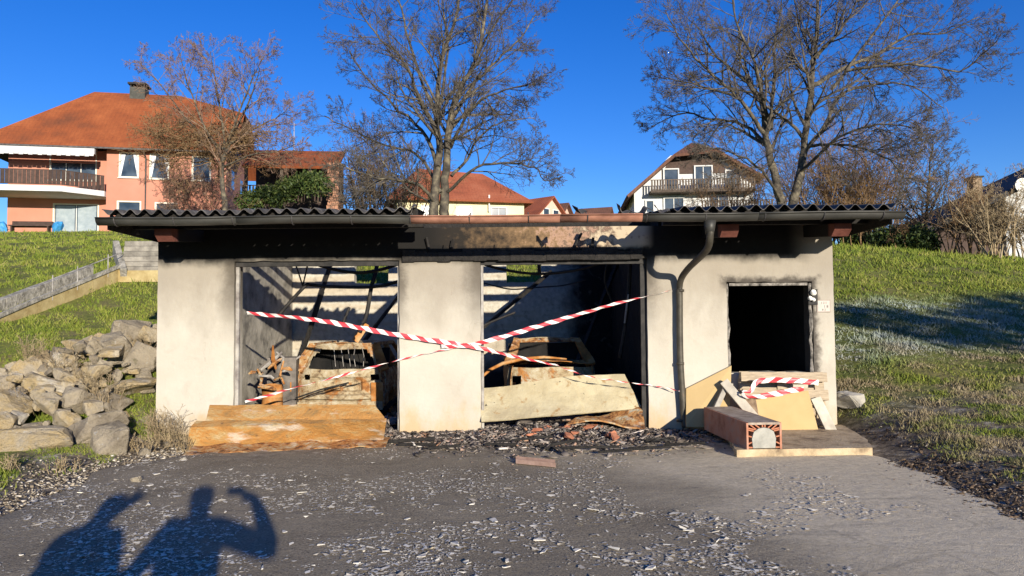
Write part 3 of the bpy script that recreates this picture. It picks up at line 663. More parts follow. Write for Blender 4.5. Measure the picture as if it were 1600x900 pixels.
# ------------------------------------------------------------------ burnt cars
def crumple(co, amp, sc=3.0, seed=0.0):
    n = mnoise.noise_vector(Vector(co) * sc + Vector((seed, seed * 1.7, 0)))
    return tuple(Vector(co) + n * amp)
def car(name, label, loc, rz, Wd, L, hz, style, seed, m):
    root = empty(name, loc, rz, label, 'car wreck')
    hw = Wd / 2
    def B(mb, nm, mat_, parent=root, solid=0.0, amp=0.014):
        mb.v = [crumple(v, amp, 2.7, seed) for v in mb.v]
        return mb.build(nm, MATS[mat_], parent, world=False, solid=solid)
    belt = 0.78 if style == 'hatch' else 0.80
    xw = lambda z_: hw * (0.93 + 0.07 * math.sin(math.pi * min(1, max(0, (z_ - .1) / .75)))) if z_ <= belt else hw * (0.955 - 0.27 * (max(0, z_ - belt) / (hz - belt)) ** 1.5)
    # sides with wheel arches
    wy = (0.62, L - 0.72)
    for s_ in (-1, 1):
        ys_ = [i * L / 34 for i in range(35)]
        def low(y_):
            for w in wy:
                if abs(y_ - w) < .31: return 0.13 + math.sqrt(.31 ** 2 - (y_ - w) ** 2) * 1.0
            return 0.13
        def high(y_):
            if style == 'hatch': return belt if y_ < L * .68 else belt - .16 * (y_ - L * .68) / (L * .32)
            return belt if y_ < L * .70 else belt - .13 * (y_ - L * .70) / (L * .30)
        mb = MB()
        mb.grid(34, 6, lambda u, v: (s_ * xw(low(u * L) + (high(u * L) - low(u * L)) * v) + (0 if .04 < u < .96 else -s_ * .05), u * L, low(u * L) + (high(u * L) - low(u * L)) * v))
        B(mb, 'body_side', m, solid=.012)
    # pillars and roof
    if style == 'hatch': yr0, yr1, yb0, yb1 = 0.30, L * .50, 0.04, L * .70
    else: yr0, yr1, yb0, yb1 = 1.05, L * .56, 0.55, L * .73
    ym = (yr0 + yr1) / 2 + .1
    for s_ in (-1, 1):
        xr, xb = s_ * xw(hz - .03), s_ * xw(belt)
        for (a, b, w) in ((yb0, yr0, .12), (ym - .05, ym, .09), (yb1, yr1, .06)):
            mb = MB()
            for i in range(5):
                p = lambda q_: Vector((xb + (xr - xb) * q_, a + (b - a) * q_, belt - .02 + (hz - .05 - belt + .02) * q_))
                mb.bar(p(i / 5), p((i + 1) / 5 + .01), .05, w * (1.5 - .6 * i / 5), (1, 0, 0))
            B(mb, 'pillar', 'rust' if s_ > 0 or a > 1 else m)
        B(MB().bar((xr, yr0 - .03, hz - .05), (xr, yr1 + .03, hz - .05), .06, .055), 'roof_rail', m)
    sag = 0.05 if style == 'hatch' else 0.07
    mb = MB(); mb.grid(14, 14, lambda u, v: ((u - .5) * 2 * xw(hz - .03), yr0 - .02 + (yr1 - yr0 + .04) * v, hz - .01 - (abs(u - .5) * 2) ** 2.6 * .085 - sag * math.sin(u * math.pi) * math.sin(min(1, v * 1.3) * math.pi)))
    B(mb, 'roof', 'wreck_ash', solid=.012, amp=.022)
    # hood / front
    mb = MB(); yh = L * .70; mb.grid(8, 6, lambda u, v: ((u - .5) * 2 * xw(.7) * .97, yh + (L - yh) * v, belt - .02 - .14 * v - .05 * math.sin(u * math.pi) * math.sin(v * math.pi)))
    B(mb, 'hood', m, solid=.01, amp=.02)
    mb = MB(); mb.grid(10, 4, lambda u, v: ((u - .5) * 2 * xw(.4) * .97, L - .01 + .02 * math.sin(u * math.pi), .16 + .46 * v), skip=lambda u, v: abs(abs(u - .5) - .38) < .07 and v > .5)
    B(mb, 'front_panel', m, solid=.012)
    if style == 'hatch':
        # tailgate with window opening, lamp and plate recesses
        def tg(u, v):
            z_ = 0.12 + (hz - .03 - .12) * v
            y_ = 0.0 if z_ < belt - .03 else (z_ - belt + .03) * .62
            bulge = -.05 * math.sin(u * math.pi) + .16 * abs(2 * u - 1) ** 4 - (.055 if .30 < z_ < .37 else 0) - (.04 if .20 < z_ < .25 else 0) + (.05 if .45 < z_ < .62 and abs(u - .5) < .24 else 0) + (.03 if .62 < z_ < .66 else 0)
            return ((u - .5) * 2 * xw(z_) * .985, y_ + bulge, z_)
        def hole(u, v):
            z_ = 0.12 + (hz - .15) * v
            if belt + .02 < z_ < hz - .12 and .10 < u < .90 and (.18 < u < .84 or z_ < hz - .18) and (.14 < u < .88 or z_ < hz - .24): return True
            return belt - .17 < z_ < belt - .09 and (.06 < u < .15 or .84 < u < .93)
        mb = MB(); mb.grid(46, 36, tg, hole); tgate = B(mb, 'tailgate', 'wreck_ash', solid=.014, amp=.02)
        rng_ = random.Random(5)
        for k_ in range(5):
            x0_ = -.15 + k_ * .12
            MB().tube([(x0_, .18, hz - .1), (x0_ + rng_.uniform(-.03, .03), .20, 1.0), (x0_ + rng_.uniform(-.04, .04), .22, .82)], .006, 4).build('wire', MATS['frame_steel'], root, world=False)
        B(MB().grid(12, 3, lambda u, v: ((u - .5) * 1.9 * hw, -.07 - .03 * math.sin(u * math.pi), .12 + .14 * v)), 'bumper', 'wreck_ash', solid=.02)
        B(MB().tube([(-hw * .3, -.085, .47), (hw * .05, -.10, .49)], .035, 10), 'handle', m)
        B(MB().grid(8, 4, lambda u, v: (hw * .70 + u * hw * .27, -.045 - .02 * math.sin(u * 3), .15 + v * .42)), 'lamp_panel', 'rust', solid=.02)
        B(MB().bar((.12, .55, hz), (.30, .62, hz + .30), .12, .03, (0, 1, 0)), 'torn_strip', 'rust')
    else:
        # boot: rear panel, lid, rear window frame
        def rp(u, v):
            z_ = .14 + (belt - .17) * v
            return ((u - .5) * 2 * xw(z_) * .99, -.04 * math.sin(u * math.pi) + .15 * abs(2 * u - 1) ** 4 - (.03 if .2 < v < .45 else 0), z_)
        mb = MB(); mb.grid(40, 18, rp, lambda u, v: (.30 < u < .72 and .50 < v < .62) or (.04 < u < .15 and .5 < v < .8))
        B(mb, 'rear_panel', 'wreck_ash', solid=.014)
        mb = MB(); mb.grid(12, 8, lambda u, v: ((u - .5) * 2 * xw(belt) * .97, .02 + .58 * v, belt + .03 + .035 * math.sin(u * math.pi) - .02 * v + (.05 * (1 - v) if u < .3 else 0)))
        B(mb, 'boot_lid', 'rust', solid=.012, amp=.03)
        for u0, u1, v0, v1 in ((0, 1, 0, .14), (0, 1, .86, 1)):
            mb = MB(); mb.grid(12, 2, lambda u, v: ((u0 + (u1 - u0) * u - .5) * 2 * xw(belt + (hz - belt) * (v0 + (v1 - v0) * v)) * .97, .55 + .5 * (v0 + (v1 - v0) * v), belt + (hz - .03 - belt) * (v0 + (v1 - v0) * v)))
            B(mb, 'window_surround', m, solid=.015)
        B(MB().grid(12, 3, lambda u, v: ((u - .5) * 1.96 * hw, -.06 - .03 * math.sin(u * math.pi), .16 + .13 * v)), 'bumper', m, solid=.02)
    # floor pan, seat frames, bare wheels
    B(MB().grid(10, 6, lambda u, v: ((u - .5) * 1.84 * hw, (.62 if style == 'hatch' else 1.0) + .12 * v, .2 + (hz - .32) * v)), 'rear_blackout', 'soot', solid=.05)  # black panel added behind the rear window to keep the opening dark
    B(MB().box(-hw * .93, hw * .93, .05, L - .1, .14, .17), 'floor_pan', 'black_metal')
    for s_ in (-1, 1):
        st = B(MB().box(s_ * .36 - .2, s_ * .36 + .2, L * .45, L * .58, .28, .36), 'seat', 'black_metal')
        mb = MB()
        for xo in (-.18, 0, .18): mb.tube([(s_ * .36 + xo, L * .45, .36), (s_ * .36 + xo, L * .42, .95)], .012, 5)
        mb.tube([(s_ * .36 - .18, L * .42, .95), (s_ * .36 + .18, L * .42, .95)], .012, 5)
        mb.build('seat_back', MATS['black_metal'], st, world=False)
        for w in wy:
            mb = MB(); n_ = 20
            ring = [(.235, -.07), (.235, .07), (.19, .07), (.17, .0), (.05, .02), (.05, -.02), (.17, -.04), (.19, -.07)]
            for i in range(n_):
                a = 2 * math.pi * i / n_
                for (r_, o_) in ring: mb.v.append((s_ * (hw - .1) + s_ * o_, w + r_ * math.cos(a), .235 + r_ * math.sin(a)))
            for i in range(n_):
                for j in range(8):
                    mb.f.append((i * 8 + j, i * 8 + (j + 1) % 8, ((i + 1) % n_) * 8 + (j + 1) % 8, ((i + 1) % n_) * 8 + j))
            mb.build('wheel', MATS['rust'], root, world=False)
    return root
c1 = P(531, 600, 12.35)
car('burnt_hatchback', 'burnt-out hatchback, rusty and ash-white, tail first in the left bay', (c1.x, 12.35, .02), R(-1.5), 1.52, 3.45, 1.24, 'hatch', 3.1, 'wreck_metal')
c2 = P(862, 600, 13.0)
car('burnt_saloon', 'burnt-out saloon with caved-in roof behind the pale door sheet in the right bay', (c2.x, 12.75, .02), R(2), 1.56, 3.15, 1.27, 'saloon', 8.3, 'wreck_metal')
mb = MB(); pts = [P(752, 590, 11.6), P(765, 578, 11.7), P(785, 568, 11.9), P(815, 561, 12.1), P(850, 558, 12.3), P(885, 561, 12.4)]
tag(mb.tube(pts, [.02, .025, .03, .03, .025, .015], 7).build('bent_trim', MATS['rust'], smooth=True), 'bent orange rusty strip arching from the middle pier to the saloon', 'metal strip')

# ------------------------------------------------------------------ fallen door sheets
def sheet_thing(name, label, cat, m, prof, nu, seed, amp=.02, thick=.02):
    """prof(u, v) -> point; a crumpled thin metal sheet"""
    mb = MB(); mb.grid(nu[0], nu[1], prof); mb.v = [crumple(crumple(v, amp, 2.2, seed), amp * .3, 8.5, seed) for v in mb.v]
    o = mb.build(name, MATS[m], solid=thick); return tag(o, label, cat)
def lerp(a, b, t_): return a + (b - a) * t_
def door1(u, v):
    # bottom lip, vertical face, crease, sloping top face
    rows = [(G(292, 703, .02), G(598, 692, .02)), (P(296, 668, 9.15), P(604, 658, 9.35)), (P(306, 657, 9.30), P(604, 654, 9.42)), (P(318, 661, 9.42), P(602, 658, 9.52)), (P(322, 652, 9.50), P(600, 650, 9.58)), (P(327, 633, 9.72), P(585, 632, 9.74)), (P(340, 634, 10.4), P(575, 634, 10.4))]
    x_ = v * (len(rows) - 1); i = min(int(x_), len(rows) - 2); w = x_ - i
    a = lerp(rows[i][0], rows[i + 1][0], w); b = lerp(rows[i][1], rows[i + 1][1], w); p = lerp(a, b, u)
    return (p.x, p.y + .012 * math.sin(u * 17) * (1 - v) + .018 * abs(((u * 6.3 + v * .4) % 1) - .5), p.z + .006 * math.sin(u * 23 + v * 9))
sheet_thing('garage_door_sheet', 'rust-orange buckled garage door sheet lying before the left bay', 'door panel', 'orange_sheet', door1, (90, 42), 2.0, .011, .012)
def door1b(u, v):
    a, b = G(286, 712, .015), G(604, 698, .015); p = lerp(a, b, u); return (p.x, p.y + v * .35 - .05, .02 + .05 * v + .012 * math.sin(u * 31 + v * 3))
sheet_thing('flat_metal_sheet', 'thin ash-streaked metal sheet pressed flat under the orange door sheet', 'metal sheet', 'wreck_metal', door1b, (50, 5), 5.0, .02, .012)
def door2(u, v):
    bl, br, tr, tl = P(752, 660, 10.42), P(1003, 640, 10.62), P(976, 586, 10.95), P(752, 608, 10.9)
    p = lerp(lerp(bl, br, u), lerp(tl, tr, u), v)
    k_ = .03 * abs(((u * 5.3) % 1) - .5) + .05 * math.sin(u * 3.1) * math.sin(v * 3.0); up_ = .05 * math.sin(min(1, max(0, (u - .25) / .75)) * 3.14) * v
    return (p.x, p.y + k_ + (.03 if u > .63 else 0), p.z + up_)
sheet_thing('garage_door_sheet', 'cream buckled garage door sheet leaning in the right bay opening', 'door panel', 'cream_sheet', door2, (56, 18), 9.0, .012)
def door2b(u, v):
    bl, br, tr, tl = P(885, 665, 10.25), P(1008, 664, 10.3), P(1003, 637, 10.75), P(930, 648, 10.75)
    p = lerp(lerp(bl, br, u), lerp(tl, tr, u), v); return (p.x, p.y, p.z + .05 * math.sin(u * 5 + v * 4))
sheet_thing('crumpled_metal_sheet', 'crumpled grey and orange metal sheet under the cream door sheet', 'metal sheet', 'wreck_metal', door2b, (26, 10), 4.0, .04)
# scrap beside the hatchback
cab = P(446, 595, 12.3)
cb = empty('metal_cabinet', (cab.x, 12.3, .02), R(8), 'scorched grey metal cabinet standing left of the hatchback', 'cabinet')
simple('scorched_grey', (0.05, 0.045, 0.04), (0.2, 0.175, 0.15), 5, .8, .4)
MB().box(-.26, .20, -.2, .2, 0, 1.0).build('body', MATS['scorched_grey'], cb, world=False, bevel=.01)
MB().box(-.24, .18, -.215, -.203, .05, .95).build('door', MATS['scorched_grey'], cb, world=False, bevel=.004)
MB().tube([(.12, -.225, .45), (.12, -.225, .6)], .012, 6).build('handle', MATS['rust'], cb, world=False)
dr = P(425, 620, 11.9)
drum = MB(); n_ = 24
prof = [(.0, .0), (.17, .0), (.17, .18), (.18, .19), (.17, .2), (.17, .38), (.18, .39), (.17, .40), (.168, .58), (.15, .58), (.15, .3), (0, .3)]
for i in range(n_):
    a = 2 * math.pi * i / n_
    for r_, z_ in prof: drum.v.append(crumple((dr.x + r_ * math.cos(a), 11.9 + r_ * math.sin(a), z_ + .02), .03, 4, 1))
for i in range(n_):
    for j in range(len(prof) - 1): k_ = len(prof); drum.f.append((i * k_ + j, ((i + 1) % n_) * k_ + j, ((i + 1) % n_) * k_ + j + 1, i * k_ + j + 1))
tag(drum.build('rusty_drum', MATS['rust'], smooth=True), 'dented rusty drum in the scrap left of the hatchback', 'drum')
rg = random.Random(21)
for i in range(16):
    a = P(rg.uniform(398, 452), rg.uniform(575, 618), rg.uniform(11.5, 12.1)); a.z = max(a.z, .05)
    d_ = Vector((rg.uniform(-.35, .35), rg.uniform(-.2, .2), rg.uniform(-.1, .4)))
    b = a + d_; b.z = max(b.z, .03); mid_ = (a + b) / 2 + Vector((rg.uniform(-.08, .08), 0, rg.uniform(-.05, .08)))
    tag(MB().tube([a, mid_, b], [.016, rg.uniform(.015, .04), .014], 6).build('twisted_bar', MATS[rg.choice(['rust', 'wreck_metal', 'scorched_grey', 'frame_steel'])]),
        'twisted scrap bar ' + ('low' if a.z < .62 else 'half way up' if a.z < .78 else 'high') + (' at the left' if a.x < -4.0 else ' in the middle' if a.x < -3.8 else ' at the right') + ' of the scrap heap beside the hatchback', 'metal bar', 'scrap bars left of the hatchback')
# ------------------------------------------------------------------ things before the right-hand room
simple('step_concrete', (0.17, 0.12, 0.075), (0.46, 0.35, 0.21), 5, .9, .8, 25, .015, c2=(0.54, 0.44, 0.29))
st = MB(); poly = [(2.54, 8.50), (4.13, 8.56), (4.36, 9.2), (4.60, 10.40), (2.95, 10.44)]
pj = []
for (xa, ya), (xb, yb) in zip(poly, poly[1:] + poly[:1]):
    nn = max(2, int(math.hypot(xb - xa, yb - ya) / .09))
    pj += [(xa + (xb - xa) * i / nn + random.uniform(-.012, .012), ya + (yb - ya) * i / nn + random.uniform(-.012, .012)) for i in range(nn)]
poly = pj
st.prism(poly, 0.012, 0.105, lambda u, v, a: (u, v, a))
tag(st.build('doorstep_slab', MATS['step_concrete']), 'worn sandy concrete slab on the ground under the black window', 'slab')
# clay-shell lintel block with a concrete core
lb = empty('lintel_block', (2.83, 9.3, .105), R(3.0), 'hollow clay lintel block with concrete core lying on the slab', 'block')
simple('clay_side', (0.30, 0.125, 0.075), (0.45, 0.21, 0.13), 5, .9, .4, 30, .006, c2=(0.36, 0.25, 0.2)); simple('dusty_top', (0.2, 0.15, 0.11), (0.46, 0.38, 0.3), 9, .95, .7, 30, .01); simple('core_concrete', (0.26, 0.255, 0.22), (0.40, 0.385, 0.33), 9, .9, .5, 40, .008)
hw_, hl, hh = .205, .78, .30
core = [(-.13, .012), (.13, .012), (.14, .12), (.115, .20), (.06, .235), (0, .245), (-.06, .235), (-.115, .20), (-.14, .12)]
MB().prism(core, -hl + .004, hl - .004, lambda u, v, a: (u, a, v)).build('concrete_core', MATS['core_concrete'], lb, world=False)
def clay_piece(pl, nm='clay_shell', m='clay_side'): MB().prism(pl, -hl, hl, lambda u, v, a: (u, a, v)).build(nm, MATS[m], lb, world=False)
clay_piece([(-hw_, 0), (-hw_ + .022, 0), (-hw_ + .022, hh), (-hw_, hh)]); clay_piece([(hw_ - .022, 0), (hw_, 0), (hw_, hh), (hw_ - .022, hh)])
clay_piece([(-hw_ + .0225, hh - .022), (hw_ - .0225, hh - .022), (hw_ - .0225, hh + .004), (-hw_ + .0225, hh + .004)], 'clay_top', 'dusty_top')
for s_ in (-1, 1):                                 # the webs between the hollows
    for (a, b) in (((hw_ - .022, .06), (.142, .08)), ((hw_ - .022, .15), (.142, .14)), ((hw_ - .022, .22), (.118, .205)), ((hw_ - .05, hh - .022), (.09, .225)), ((.10, hh - .022), (.05, .242)), ((hw_ - .022, hh - .06), (.10, .222)), ((.015, hh - .022), (.015, .248)), ((hw_ - .022, .02), (.135, .02))):
        dv = Vector((b[0] - a[0], b[1] - a[1])).normalized() * .007; nv_ = (-dv.y, dv.x)
        MB().prism([(s_ * (a[0] + nv_[0]), a[1] + nv_[1]), (s_ * (b[0] + nv_[0]), b[1] + nv_[1]), (s_ * (b[0] - nv_[0]), b[1] - nv_[1]), (s_ * (a[0] - nv_[0]), a[1] - nv_[1])], -hl + .006, hl - .006, lambda u, v, w: (u, w, v)).build('web', MATS['clay'], lb, world=False)
# pallet on edge below the window
pal = empty('wooden_pallet', (3.75, 10.25, .105), 0, 'weathered wooden pallet standing on edge under the black window', 'pallet')
pal.rotation_euler = (R(-9), R(1.0), R(1.0))
for z_, h in ((.02, .095), (.36, .145), (.615, .13)):
    MB().box(-.6, .6, -.075, -.053, z_, z_ + h).build('board', MATS['grey_wood'], pal, world=False, bevel=.004)
for z_ in (.02, .36, .645):
    for x_ in (-.525, 0, .525): MB().box(x_ - .07, x_ + .07, -.052, .026, z_, z_ + .1).build('block', MATS['grey_wood'], pal, world=False, bevel=.003)
for z_ in (.02, .16, .30, .44, .60): MB().box(-.6, .6, .049, .069, z_, z_ + .1).build('board', MATS['grey_wood'], pal, world=False)
for x_ in (-.525, 0, .525): MB().box(x_ - .065, x_ + .065, .027, .048, .02, .76).build('cross_board', MATS['grey_wood'], pal, world=False)
# insulation boards
simple('yellow_board', (0.42, 0.295, 0.13), (0.49, 0.355, 0.17), 2.0, .85, .12, 60, .003)
def board(name, label, corners, thick, m='yellow_board', cat='board'):
    c_ = [Vector(p) for p in corners]; n_ = (c_[1] - c_[0]).cross(c_[3] - c_[0]).normalized()
    if n_.y > 0: n_ = -n_
    mb = MB(); mb.add(c_ + [p - n_ * thick for p in c_], [(0, 1, 2, 3), (7, 6, 5, 4), (0, 4, 5, 1), (1, 5, 6, 2), (2, 6, 7, 3), (3, 7, 4, 0)])
    return tag(mb.build(name, MATS[m], bevel=.004), label, cat)
def at_z(px, py, z_): return G(px, py, z_)
board('insulation_board', 'yellow board leaning askew on the wall between downpipe and window', [P(1072, 667, 10.20), P(1140, 668, 10.16), P(1143, 571, 10.44), P(1072, 607, 10.44)], .03)
board('insulation_board', 'yellow board leaning on the front of the pallet', [P(1180, 690, 9.93), P(1281, 681, 9.97), P(1263, 610, 10.10), P(1174, 624, 10.08)], .025)
# paving slabs leaning about
def slab_bar(name, label, a, b, w, h, m='pale_slab', up=(0, 1, 0)):
    return tag(MB().bar(a, b, w, h, up).build(name, MATS[m], bevel=.008), label, 'slab')
slab_bar('kerb_slab', 'narrow pale slab propped slantwise on the yellow board behind the lintel block', P(1181, 655, 9.92), P(1131, 596, 10.25), .12, .055)
slab_bar('kerb_slab', 'dark narrow slab added for the shadow beside the pale one, behind the lintel block', P(1112, 652, 10.02), P(1136, 600, 10.30), .07, .05, 'concrete')  # stands in for the dark strip of shadow left of the pale slab
slab_bar('kerb_slab', 'narrow grey slab leaning at the right end of the pallet', P(1303, 682, 9.95), P(1274, 622, 10.17), .14, .05)
simple('brown_bark', (0.12, 0.08, 0.05), (0.34, 0.25, 0.16), 12, .95, .9, 30, .02)
slab_bar('rubble_piece', 'rough brown rubble piece standing between the pale slab and pallet', P(1176, 658, 10.02), P(1170, 622, 10.10), .16, .10, 'brown_bark')

# ------------------------------------------------------------------ barrier tape
t = NT('barrier_tape', 0.45, spec=0.5)
at_ = t.n.new('ShaderNodeAttribute'); at_.attribute_name = 'tape'
u_, v_, w_ = t.sep(at_.outputs['Vector'])
fr_ = t.math('FRACT', t.math('ADD', t.math('MULTIPLY', u_, 4.4), t.math('MULTIPLY', v_, 0.42)))
t.b.inputs['Transmission Weight'].default_value = 0.0
TAPE = t.color(t.mix(t.math('GREATER_THAN', fr_, 0.5), (0.78, 0.75, 0.70), (0.55, 0.045, 0.06)))
def tape(name, label, pts, widths, twist, sagn=40, parent=None, flat=0.0):
    pts = [Vector(p) for p in pts]; out, ws, tws = [], [], []
    for i in range(len(pts) - 1):
        p0, p1, p2, p3 = pts[max(i - 1, 0)], pts[i], pts[i + 1], pts[min(i + 2, len(pts) - 1)]
        k_ = max(3, int((p2 - p1).length / .035))
        for j in range(k_ + (i == len(pts) - 2)):
            tt = j / k_
            out.append(0.5 * ((2 * p1) + (p2 - p0) * tt + (2 * p0 - 5 * p1 + 4 * p2 - p3) * tt * tt + (3 * p1 - p0 - 3 * p2 + p3) * tt ** 3))
            ph_ = (i + tt) * 6.1 + len(label or '') ; ws.append(lerp(widths[i], widths[i + 1], tt) * (1 + .10 * math.sin(ph_ * 2.3))); tws.append(lerp(twist[i], twist[i + 1], tt) + .38 * math.sin(ph_) * math.sin(ph_ * .37))
    V_, U_, s_ = [], [], 0.0
    for i, p in enumerate(out):
        if i: s_ += (p - out[i - 1]).length
        d_ = (out[min(i + 1, len(out) - 1)] - out[max(i - 1, 0)]).normalized()
        side = d_.cross(Vector((0, 1, 0))).normalized()
        if side.z < 0: side = -side
        side = Matrix.Rotation(tws[i], 3, d_) @ side
        for j in range(4):
            q_ = (j / 3 - .5); V_.append(p + side * ws[i] * q_ + Vector((0, .009 * math.sin(j * 2 + i * .4), .004 * math.sin(i * .9)))); U_ += [s_, j / 3, 0]
    Fc = [(i * 4 + j, i * 4 + j + 1, i * 4 + j + 5, i * 4 + j + 4) for i in range(len(out) - 1) for j in range(3)]
    me = bpy.data.meshes.new(name); me.from_pydata([tuple(p) for p in V_], [], Fc); me.update()
    a_ = me.attributes.new('tape', 'FLOAT_VECTOR', 'POINT'); a_.data.foreach_set('vector', U_)
    me.polygons.foreach_set('use_smooth', [True] * len(me.polygons))
    o = link(name, me, TAPE, parent)
    return tag(o, label, 'barrier tape') if label else o
tape('barrier_tape', 'red and white tape sloping down from the left pier across both bays', [P(386, 489, 10.72), P(500, 501, 10.52), P(625, 524, 10.44), P(735, 541, 10.42), P(800, 556, 10.46), P(872, 571, 10.6)], [.055, .062, .066, .06, .05, .02], [.5, .25, -.2, .2, .45, .9])
tape('barrier_tape', 'red and white tape rising from the middle pier to the right wall', [P(690, 541, 10.43), P(745, 537, 10.41), P(850, 507, 10.45), P(960, 475, 10.46), P(1010, 463, 10.44), P(1054, 452, 10.36)], [.05, .066, .06, .042, .018, .018], [.3, .1, 0, .4, 1.2, 1.5])
tape('barrier_tape', 'thin twisted tape from low on the left pier up to the middle pier', [P(383, 628, 10.55), P(460, 606, 10.5), P(540, 585, 10.48), P(625, 562, 10.46), P(720, 541, 10.42)], [.035, .045, .03, .028, .02], [.2, .8, 3, 9, 14])
tape('barrier_tape', 'thin twisted tape hanging from the right bay to the downpipe', [P(868, 570, 10.6), P(920, 588, 10.48), P(985, 598, 10.46), P(1030, 604, 10.44), P(1062, 611, 10.34)], [.02, .02, .018, .018, .018], [0, 6, 14, 22, 28])
tape('barrier_tape', 'red and white tape tied round the wooden pallet', [P(1279, 598, 10.04), P(1230, 594, 10.03), P(1185, 596, 10.03), P(1172, 612, 10.0), P(1160, 612, 10.0), P(1168, 620, 9.98), P(1200, 617, 9.99), P(1256, 607, 10.0)], [.068, .07, .07, .05, .04, .05, .07, .07], [0, .1, 0, .6, .9, .5, 0, .1])
MB_ = MB().tube([P(462, 622, 11.9), P(500, 609, 12.0), P(545, 598, 12.1)], .014, 6)
tag(MB_.build('thin_rod', MATS['black_metal']), 'thin black rod lying slantwise across the tailgate of the hatchback', 'rod')

# ------------------------------------------------------------------ heap of quarry stones on the left
t = NT('stone', 0.92)
ob = t.pos(); rnd_ = t.objrand()
n1 = t.noise(3.2, 7); n2 = t.noise(17, 6)
c = t.ramp(t.math('ADD', t.math('MULTIPLY', n1, 0.65), t.math('MULTIPLY', rnd_, 0.42)), [(0.26, (0.17, 0.14, 0.10)), (0.40, (0.34, 0.285, 0.205)), (0.55, (0.44, 0.37, 0.26)), (0.66, (0.46, 0.345, 0.175)), (0.80, (0.54, 0.49, 0.40))])
c = t.mix(t.step(n2, 0.58, 0.74), c, (0.44, 0.41, 0.35))
c = t.mix(t.math('MULTIPLY', t.step(t.noise(6, 6), 0.58, 0.7), .6), c, (0.12, 0.11, 0.05))
b1 = t.bump(t.noise(7, 9, rough=.72), 1.0, 0.10); t.bump(t.noise(35, 5), 0.7, 0.02, b1)
STONE = t.color(c)
def stone(loc, dims, rot, seed, label=None, m=None, name='quarry_stone', cat='stone', group='quarry stones heaped beside the garage'):
    rg_ = random.Random(seed); bm = bmesh.new()
    for _ in range(15):
        p = Vector((rg_.uniform(-1, 1), rg_.uniform(-1, 1), rg_.uniform(-1, 1)))
        mx = max(abs(p.x), abs(p.y), abs(p.z)); p = p / mx * rg_.uniform(.82, 1.0)
        bm.verts.new(p * 0.5)
    r_ = bmesh.ops.convex_hull(bm, input=bm.verts[:])
    bmesh.ops.delete(bm, geom=[e for e in r_['geom_interior'] if isinstance(e, bmesh.types.BMVert)], context='VERTS')
    bmesh.ops.dissolve_limit(bm, angle_limit=R(16), verts=bm.verts[:], edges=bm.edges[:])
    bmesh.ops.bevel(bm, geom=bm.edges[:], offset=.035, segments=1, affect='EDGES')
    bmesh.ops.triangulate(bm, faces=bm.faces[:])
    bmesh.ops.subdivide_edges(bm, edges=[e for e in bm.edges if e.calc_length() > .14], cuts=2 if max(dims) > .45 else 1, use_grid_fill=True)
    for v in bm.verts:
        v.co += mnoise.noise_vector(v.co * 4 + Vector((seed, 0, 0))) * .05 + mnoise.noise_vector(v.co * 11 + Vector((0, seed, 0))) * .028
        v.co = Vector((v.co.x * dims[0], v.co.y * dims[1], v.co.z * dims[2]))
    me = bpy.data.meshes.new(name); bm.to_mesh(me); bm.free()
    o = link(name, me, m or STONE); o.location = loc; o.rotation_euler = rot
    return tag(o, label or 'rough grey-brown quarry stone in the heap beside the left pier', cat, group if group else None)
big = [((50, 700), 8.95, (1.05, .5, .32), (0, .02, .1), 'long flat grey slab lowest at the front left of the stone heap'),
       ((150, 668), 9.35, (.95, .6, .42), (.1, -.32, .25), 'big pale tilted boulder at the front of the stone heap'),
       ((170, 690), 9.1, (.42, .5, .55), (.2, .1, .6), 'upright blocky stone at the right foot of the stone heap'),
       ((18, 640), 9.7, (.75, .5, .4), (.1, .35, -.2), 'pale slanting boulder at the left edge of the stone heap'),
       ((5, 668), 9.2, (.34, .4, .38), (.3, .1, .4), 'rounded stone cut by the left edge, above the flat slab'),
       ((198, 616), 10.6, (.8, .55, .36), (.05, .03, -.1), 'wide flat brown stone high on the right of the heap'),
       ((185, 545), 11.3, (.42, .4, .55), (.2, -.35, .5), 'tall dark pointed stone in the middle of the heap'),
       ((205, 520), 11.9, (.62, .5, .42), (.1, .1, .3), 'large stone crowning the heap near the garage wall'),
       ((75, 605), 10.3, (.75, .5, .36), (.1, .15, .2), 'ochre-tinged stone in the left middle of the heap'),
       ((222, 560), 11.2, (.45, .45, .42), (.4, .2, .1), 'ochre block close against the left pier')]
placed = []
for k_, ((px, py), Y, dm, rt, lab) in enumerate(big):
    p = P(px, py, Y); z_ = max(H(p.x, Y) + dm[2] * .2, min(p.z, H(p.x, Y) + .75)); stone((p.x, Y, z_), dm, rt, 100 + k_, lab); placed.append((p.x, Y, max(dm[0], dm[1]) / 2))
rg = random.Random(77); cnt = 0; tries = 0
